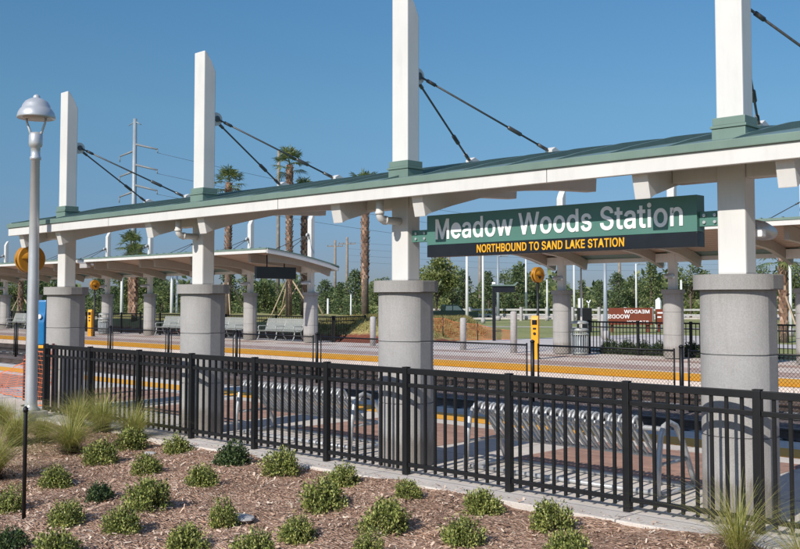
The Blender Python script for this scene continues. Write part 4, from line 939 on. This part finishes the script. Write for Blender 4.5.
# ------------------------------------------------------------------ trees beyond the road
def tree_meshes(seed, H, Wd, kind, mat, nleaf=3600, ls=.34):
    g = np.random.default_rng(seed); mb = MB()
    mb.tube([(0, 0, -.2), (g.normal(0, .1), g.normal(0, .1), H*.35), (g.normal(0, .15), g.normal(0, .15), H*.75), (0, 0, H*.93)], [.16*H/6, .12*H/6, .06*H/6, .02], 7)
    blobs = []
    if kind == 'pine':
        nb = 30
        for i in range(nb):
            q = (i+.5)/nb; z = H*(.12+.86*q); rad = Wd/2*(1-q)**.75*g.uniform(.35, 1.05)+.1; a = i*2.4+g.normal(0, .4)
            c = np.array([math.cos(a)*rad*.8, math.sin(a)*rad*.8, z]); blobs.append((c, np.array([.55+.5*(1-q), .55+.5*(1-q), .38+.2*(1-q)])*Wd/4.2*g.uniform(.7, 1.2)))
            if i % 2 == 0: mb.tube([(0, 0, z-.25), tuple(c)], [.045, .015], 4, cap=False)
    else:
        nb = 20
        for i in range(nb):
            z = H*g.uniform(.22, .95); prof = math.sin(PI*min(1, max(.08, (z/H-.05)/.98)))**.6; rad = Wd/2*prof*g.uniform(.2, .95); a = g.uniform(0, 2*PI)
            c = np.array([math.cos(a)*rad, math.sin(a)*rad, z]); blobs.append((c, np.array([1, 1, .75])*Wd*g.uniform(.10, .20)))
            if i % 2 == 0: mb.tube([(0, 0, z*.55), tuple(c*np.array([.5, .5, .85])), tuple(c)], [.06, .04, .012], 4, cap=False)
    trunk = mb.mesh('trunk', M['bark'])
    idx = g.integers(0, len(blobs), nleaf); dd = unit(g.normal(size=(nleaf, 3))); rr = g.random(nleaf)**.45
    C = np.array([b_[0] for b_ in blobs])[idx]; S = np.array([b_[1] for b_ in blobs])[idx]
    P = C+dd*S*rr[:, None]; P[:, 2] = np.maximum(P[:, 2], .15)
    D = unit(dd+g.normal(0, .8, P.shape))
    V, F = leaf_quads(P, D, g.normal(size=P.shape), g.uniform(.5, 1.2, nleaf)*ls, g.uniform(.4, .7, nleaf)*ls)
    return trunk, pymesh('crown', V, F, mat)
TM = [tree_meshes(100, 6, 5.2, 'broad', M['tree_pale'], 4200, .30), tree_meshes(101, 6, 4.2, 'pine', M['pine'], 2600, .28), tree_meshes(102, 6, 3.6, 'pine', M['pine'], 2200, .28), tree_meshes(103, 6, 5.4, 'broad', M['tree'], 3400, .28), tree_meshes(104, 6, 4.6, 'broad', M['tree'], 2800, .28), tree_meshes(105, 6, 3.2, 'pine', M['tree'], 2000, .28)]
def tree(px, dpt, H, kd, lab, grp='trees along the edge of the wood', wsc=1.0):
    x, y = spot(px, dpt)
    t = thing('tree', lab, 'tree', (x, y, -.05), random.uniform(0, 6), grp); t.scale = (H/6*wsc, H/6*wsc, H/6)
    link('trunk', TM[kd][0], t); link('crown', TM[kd][1], t)
for a in ((436, 84, 5.2, 0, 'pale green bushy tree right of the middle pier, above the dark pickup'), (452, 100, 4.6, 4, 'rounded tree behind the pickup, right of the pale tree'), (463, 104, 4.9, 1, 'dark pine between the pale tree and the first white pole'), (488, 104, 4.8, 2, 'narrow pine between the two white light poles'), (505, 112, 5.0, 3, 'broad green tree behind the dark sign post'), (518, 108, 5.6, 1, 'tall pine just left of the right round disc sign'), (530, 112, 4.4, 4, 'rounded tree right behind the disc sign'), (600, 100, 3.8, 2, 'small dark pine right of the litter bin, beyond the fence'), (617, 104, 4.6, 1, 'pine above the left end of the brown sign board'), (634, 108, 4.4, 3, 'broad reddish green tree above the brown sign board'), (652, 98, 5.6, 5, 'tall tree left of the far pier, above the brown sign board'), (690, 96, 5.4, 4, 'tree between far pier and nearest pier'), (582, 118, 4.2, 5, 'distant tree behind the litter bin pole'), (563, 122, 3.8, 3, 'distant tree behind the far pier'), (760, 92, 4.8, 3, 'tree right of the nearest pier cap'), (795, 88, 5.0, 4, 'tree at the right frame edge')):
    tree(*a)
random.seed(11)
for i, px in enumerate(np.linspace(-40, 392, 27)):
    tree(px+random.uniform(-6, 6), random.uniform(78, 100), random.uniform(2.9, 4.7), random.choice((1, 2, 3, 4, 1, 2, 5)), 'dark green tree in the dense row behind the far canopy', 'trees in the dense row behind the far canopy', 1.15)
# the wood behind as one mass
g = np.random.default_rng(5); nW = 26000
pxw = g.uniform(-140, 960, nW); dw = g.uniform(125, 175, nW); u = (pxw-400)/1000
wx = dw*(-math.sin(YAW)+math.cos(YAW)*u); wy = dw*(math.cos(YAW)+math.sin(YAW)*u)
hmax = 3.6+1.4*np.sin(pxw*.05)+.9*np.sin(pxw*.17+1)+.7*np.sin(pxw*.41+dw*.3)
hmax = np.where(pxw < 400, hmax*.85, hmax)
wz = np.maximum(.2, hmax*g.random(nW)**.75)
P = np.stack([wx, wy, wz], 1); D = unit(g.normal(size=P.shape))
V, F = leaf_quads(P, D, g.normal(size=P.shape), g.uniform(.6, 1.5, nW), g.uniform(.4, .8, nW))
tag(link('distant_wood', pymesh('distant_wood', V, F, M['tree'])), 'distant green wood along the horizon', 'wood', kind='stuff')
# understory of the edge
nU = 9000; pxw = g.uniform(-60, 860, nU); dw = g.uniform(112, 122, nU); u = (pxw-400)/1000
P = np.stack([dw*(-math.sin(YAW)+math.cos(YAW)*u), dw*(math.cos(YAW)+math.sin(YAW)*u), g.random(nU)**1.3*1.8], 1)
V, F = leaf_quads(P, unit(g.normal(size=P.shape)), g.normal(size=P.shape), g.uniform(.4, .9, nU), g.uniform(.3, .5, nU))
tag(link('undergrowth', pymesh('undergrowth', V, F, M['tree_pale'])), 'pale green undergrowth at the foot of the wood', 'undergrowth', kind='stuff')

# ------------------------------------------------------------------ poles
def pole(px, dpt, h, r, mat, lab, head=True, cat='light pole', name='light_pole', grp=None):
    x, y = spot(px, dpt); t = thing(name, lab, cat, (x, y, 0), R(44), grp)
    mb = MB(); mb.tube([(0, 0, -.1), (0, 0, h*.5), (0, 0, h)], [r*1.15, r, r*.8], 10); mb.build('shaft', M[mat], t)
    mb = MB(); mb.lathe([(r*1.9, 0), (r*1.9, .35), (r*1.2, .4)], seg=12); mb.build('footing', M['bollard'], t)
    if head:
        mb = MB(); mb.tube([(0, 0, h-.06), (.35, 0, h)], r*.6, 6); mb.box(.3, .9, -.16, .16, h-.06, h+.06, .02); mb.build('lamp_head', M['pole_grey'], t)
for a in ((467, 66, 5.6, .10, 'pole_white', 'thick white light pole right of the dark pickup'), (483, 78, 5.6, .09, 'pole_white', 'white light pole left of the dark sign post'), (526, 92, 5.8, .09, 'pole_white', 'pale light pole left of the right disc sign'), (498, 88, 5.7, .12, 'pole_grey', 'grey pole right behind the dark sign post'), (547, 88, 3.6, .08, 'pole_white', 'short pale pole just left of the far pier', False), (581, 33.5, 2.95, .035, 'white', 'thin bright white pole above the litter bin', False), (574, 95, 5.4, .10, 'pole_white', 'pale light pole right of the far pier'), (605, 46, 3.6, .09, 'pole_grey', 'blue grey pole at the left end of the brown sign board', False), (636, 88, 5.0, .08, 'pole_white', 'pale pole above the middle of the brown sign board'), (681, 80, 3.4, .10, 'pole_white', 'short pale lamp right of the far pier', False), (122, 70, 4.2, .10, 'pole_white', 'white pole between the leftmost pier and the next far pier'), (172, 70, 4.4, .11, 'pole_white', 'left one of two white poles close together under the far canopy'), (177, 71, 4.4, .09, 'pole_white', 'right one of two white poles close together under the far canopy'), (790, 50, 3.6, .08, 'pole_white', 'white pole right of the palm at the right edge'), (728, 70, 5, .1, 'pole_white', 'pale pole above the cap of the nearest pier'), (130, 62, 4.2, .26, 'pole_grey', 'thick steel pole foot under the far canopy, left', False), (328, 64, 1.9, .07, 'pole_white', 'short grey post with a box, right of the far fence end', False), (351, 72, 2.2, .06, 'pole_white', 'slim pale post left of the lone palm', False)):
    if a[5].startswith('thick steel'): continue
    pole(*a)
# cameras / signals on slim posts
for px, dpt, h, lab in ((619.5, 120, 8.4, 'weathered wooden pole above the brown sign board'), (278, 118, 19.5, 'tall weathered wooden pole beside the tallest palm'), (335, 150, 10.8, 'distant wooden power pole with cross arm, left one of the pair'), (347, 140, 10.6, 'distant wooden power pole with cross arm, right one of the pair'), (480, 130, 8.8, 'wooden pole above the white poles under the sign'), (449, 150, 8.6, 'wooden pole above the pale bushy tree')):
    x, y = spot(px, dpt); t = thing('utility_pole', lab, 'utility pole', (x, y, 0), R(44), 'wooden utility poles')
    mb = MB(); mb.tube([(0, 0, -.2), (0, 0, h)], [.24, .17], 8); mb.build('shaft', M['pole_wood'], t)
    if 300 < px < 360:
        mb = MB(); mb.box(-1.2, 1.2, -.06, .06, h-1.0, h-.86); mb.build('cross_arm', M['pole_wood'], t)
        mb = MB()
        for q in (-1.1, -.5, .5, 1.1): mb.tube([(q, 0, h-.86), (q, 0, h-.66)], .05, 6)
        mb.build('insulators', M['insul'], t)
# steel transmission pole
x, y = spot(133, 92); t = thing('transmission_pole', 'tall grey steel transmission pole with six arms at the left', 'power pole', (x, y, 0), R(20))
mb = MB(); mb.tube([(0, 0, -.2), (0, 0, 9), (0, 0, 18.6)], [.34, .25, .17], 12); mb.build('shaft', M['pole_grey'], t)
ARM = []
for k, z in enumerate((16.2, 14.3, 12.4)):
    for s, ln in ((1, 2.6), (-1, 1.7)):
        zz = z if s > 0 else z-.6
        mb = MB(); mb.tube([(s*.1, 0, zz), (s*ln, 0, zz+(-.62 if s > 0 else -.42))], [.11, .07], 6); am = mb.build('arm', M['insul'], t)
        mb = MB(); mb.tube([(s*ln, 0, zz+(-.64 if s > 0 else -.44)), (s*ln, 0, zz-.95)], .05, 6); mb.build('insulator', M['insul'], am)
        ARM.append((x+s*ln*math.cos(R(20)), y+s*ln*math.sin(R(20)), zz-.95))
mb = MB(); mb.tube([(-.7, 0, 18.0), (0, 0, 18.35), (.7, 0, 18.0)], .05, 6); mb.build('peak_arm', M['pole_grey'], t)
# power wires
wx2, wy2 = spot(700, 170)
for k, (ax, ay, az) in enumerate(ARM):
    if k % 2: continue
    mb = MB(); q0 = Vector((ax, ay, az)); q1 = Vector((wx2, wy2, az-1.5+k*.2)); pts = []
    for i in range(25):
        s = i/24; p = q0.lerp(q1, s); p.z -= 4*2.2*s*(1-s); pts.append(p)
    mb.tube(pts, .016, 4); tag(mb.build('power_wire', M['wire']), 'thin power wire crossing the sky from the steel pole', 'wire', 'power wires strung from the steel pole')
pa, pb = spot(347, 140), spot(780, 175)
for k in range(4):
    mb = MB(); q0 = Vector((*pa, 9.9-k*.9)); q1 = Vector((*pb, 10.2-k*.9)); pts = []
    for i in range(17):
        s = i/16; p = q0.lerp(q1, s); p.z -= 4*.9*s*(1-s); pts.append(p)
    mb.tube(pts, .012, 4); tag(mb.build('power_wire', M['wire']), 'thin low wire running right from the wooden power poles', 'wire', 'low wires from the wooden power poles')

# ------------------------------------------------------------------ things by the road
# white rail fence
t = thing('rail_fence', 'low white two-rail fence along the road in the distance', 'fence', (*spot(560, 90), 0))
ox, oy = spot(560, 90); A2 = Vector(spot(420, 90)); B2 = Vector(spot(900, 84)); Lf_ = (B2-A2).length; dv = (B2-A2).normalized(); npst = 18
for zz in (.95, .50):
    mb = MB(); ang = math.atan2(dv.y, dv.x); c = (A2+B2)/2-Vector((ox, oy)); mb.obox((c.x, c.y, zz), (Lf_, .06, .16), Matrix.Rotation(ang, 3, 'Z')); mb.build('rail', M['rail_grey'], t)
for k in range(npst+1):
    p = A2+dv*(Lf_*k/npst)-Vector((ox, oy)); mb = MB(); mb.box(p.x-.12, p.x+.12, p.y-.12, p.y+.12, -.05, 1.18, .02); mb.build('post', M['bollard'], t)
# utility cabinet
x, y = spot(584, 57); t = thing('utility_cabinet', 'black roadside cabinet with white instruments on top, above the litter bin', 'cabinet', (x, y, 0), R(44))
mb = MB(); mb.box(-.38, .38, -.3, .3, 0, 1.35, .03); mb.build('body', M['black'], t)
mb = MB(); mb.box(-.34, -.10, -.15, .15, 1.352, 1.9, .02); mb.tube([(.25, 0, 1.30), (.25, 0, 1.62), (.36, 0, 1.8)], .035, 6); mb.tube([(.25, 0, 1.60), (.14, 0, 1.76)], .035, 6); mb.build('instrument', M['letter_white'], t)
# brown board sign seen from behind
x, y = spot(630, 56); t = thing('board_sign', 'brown board sign with pale reversed lettering, seen from behind', 'sign', (x, y, 0), R(44))
mb = MB(); mb.box(-1.22, 1.22, -.06, .06, .42, 1.36, .01); bo = mb.build('board', M['brown_sign'], t)
for xx in (-1.0, 1.0):
    mb = MB(); mb.box(xx-.07, xx+.07, .065, .2, 0, 1.3, .01); mb.build('post', M['brown_sign'], t)
for body, w, h, xr, zz in (('MEADOW', 1.42, .19, 1.05, 1.06), ('WOODS', 1.2, .21, -.05, .78), ('STATION', 1.2, .07, 1.0, .58)):
    me = text_mesh(body, w, h, .14, M['letter_white'], 'lettering'); o = link('lettering', me, bo, (xr, 0, zz)); o.rotation_euler = (R(90), 0, PI)
x, y = spot(664, 56.5); t = thing('board_sign', 'second brown board sign mostly hidden by the far pier', 'sign', (x, y, 0), R(44))
mb = MB(); mb.box(-.5, .9, -.06, .06, .42, 1.30, .01); bo = mb.build('board', M['brown_sign'], t)
mb = MB(); mb.box(-.42, -.12, -.068, -.061, 1.04, 1.12); mb.box(-.42, -.2, -.068, -.061, .80, .88); mb.build('pale_mark', M['letter_white'], bo)
for xx in (-.3, .7):
    mb = MB(); mb.box(xx-.07, xx+.07, .065, .2, 0, 1.3, .01); mb.build('post', M['brown_sign'], t)
x, y = spot(658, 60); mb = MB(); mb.prism([(-.16, 0), (.16, 0), (.16, 1.7), (.05, 1.95), (-.16, 1.8)], 1, -.08, .08, .02)
tag(mb.build('marker_post', M['letter_white'], None, (x, y, 0)), 'white marker post between the two brown board signs', 'post')

# pickup truck
x, y = spot(451, 82); t = thing('pickup_truck', 'dark green pickup truck parked beyond the berm', 'pickup truck', (x, y, .0), R(44+12)); t.scale = (.80, .80, .80)
mb = MB(); mb.prism([(-2.6, .45), (2.55, .45), (2.65, .7), (2.6, 1.0), (1.35, 1.12), (.55, 1.15), (-.85, 1.15), (-.9, 1.10), (-2.62, 1.10)], 1, -.95, .95, .05); bd = mb.build('body', M['truck'], t)
mb = MB(); mb.prism([(-.95, 1.14), (1.25, 1.13), (.55, 1.72), (.35, 1.78), (-.75, 1.78), (-.90, 1.70)], 1, -.80, .80, .05); cb_ = mb.build('cab', M['truck'], t)
mb = MB()
for s in (-1, 1):
    mb.prism([(-.80, 1.2), (-.1, 1.2), (-.1, 1.66), (-.74, 1.66)], 1, s*.802, s*.812); mb.prism([(0, 1.2), (.98, 1.2), (.5, 1.66), (0, 1.66)], 1, s*.802, s*.812)
mb.build('window', simple('pale_window_glass', (.10, .14, .145), .1, var=.1), cb_)
for wx_ in (-1.65, 1.65):
    for s in (-1, 1):
        mb = MB(); mb.tube([(wx_, s*.72, .38), (wx_, s*.75, .38), (wx_, s*.93, .38), (wx_, s*.97, .38)], [.30, .38, .38, .32], 20); w_ = mb.build('wheel', M['rubber'], t)
        mb = MB(); mb.tube([(wx_, s*.965, .38), (wx_, s*.98, .38)], .2, 14); mb.build('rim', M['galv'], w_)
mb = MB(); mb.box(2.60, 2.66, -.85, -.5, .75, .92, .02); mb.build('headlight', M['letter_white'], t)
mb = MB(); mb.box(2.60, 2.66, .5, .85, .75, .92, .02); mb.build('headlight', M['letter_white'], t)

# gutter box between the two far canopies
mb = MB(); mb.box(-.36, .36, -.12, .12, -.06, .16, .02); mb.box(-.40, .40, -.14, .14, .162, .185, .005)
tag(mb.build('gutter_box', M['bollard'], None, (-45.82, 24.9, 3.45)), 'grey gutter box bridging the gap between the two left far canopies', 'gutter')

# ------------------------------------------------------------------ camera, light, world
cam = bpy.data.cameras.new('camera'); co = bpy.data.objects.new('camera', cam); COL.objects.link(co)
co.location = (0, 0, 1.8); co.rotation_euler = (R(90)+.05, 0, YAW)
cam.sensor_width = 36; cam.lens = 45; cam.shift_y = -24.5/800; cam.clip_end = 5000; cam.clip_start = .1
scene.camera = co
EL = R(33.4); AZ = R(7)
sd = Vector((math.sin(AZ)*math.cos(EL), -math.cos(AZ)*math.cos(EL), math.sin(EL)))
sun = bpy.data.lights.new('sun', 'SUN'); sun.energy = 4.6; sun.angle = R(.53); sun.color = (1, .945, .86)
so = bpy.data.objects.new('sun', sun); COL.objects.link(so); so.rotation_euler = sd.to_track_quat('Z', 'Y').to_euler(); so.location = (0, -5, 12)
w = bpy.data.worlds.new('World'); scene.world = w; w.use_nodes = True
nt = w.node_tree; sky = nt.nodes.new('ShaderNodeTexSky'); sky.sky_type = 'NISHITA'; sky.sun_disc = False
sky.sun_elevation = EL; sky.sun_rotation = R(180-7); sky.air_density = 1.0; sky.dust_density = .35; sky.ozone_density = 3.2
bg = nt.nodes['Background']; bg.inputs['Strength'].default_value = .16
tcw = nt.nodes.new('ShaderNodeTexCoord'); sxw = nt.nodes.new('ShaderNodeSeparateXYZ'); nt.links.new(tcw.outputs['Generated'], sxw.inputs[0])
# summer haze: low sky is dimmed and blued by elevation
hz = ramp(nt, [(0, (.236, .285, .445)), (.043, (.255, .312, .462)), (.184, (.358, .505, .548)), (.287, (.362, .565, .632)), (.55, (.8, .9, 1)), (1, (1, 1, 1))])
nt.links.new(sxw.outputs['Z'], hz.inputs[0])
nt.links.new(mixc(nt, 1, sky.outputs[0], hz.outputs[0], 'MULTIPLY'), bg.inputs[0])
scene.view_settings.view_transform = 'Standard'; scene.view_settings.look = 'None'; scene.view_settings.exposure = 0; scene.view_settings.gamma = 1
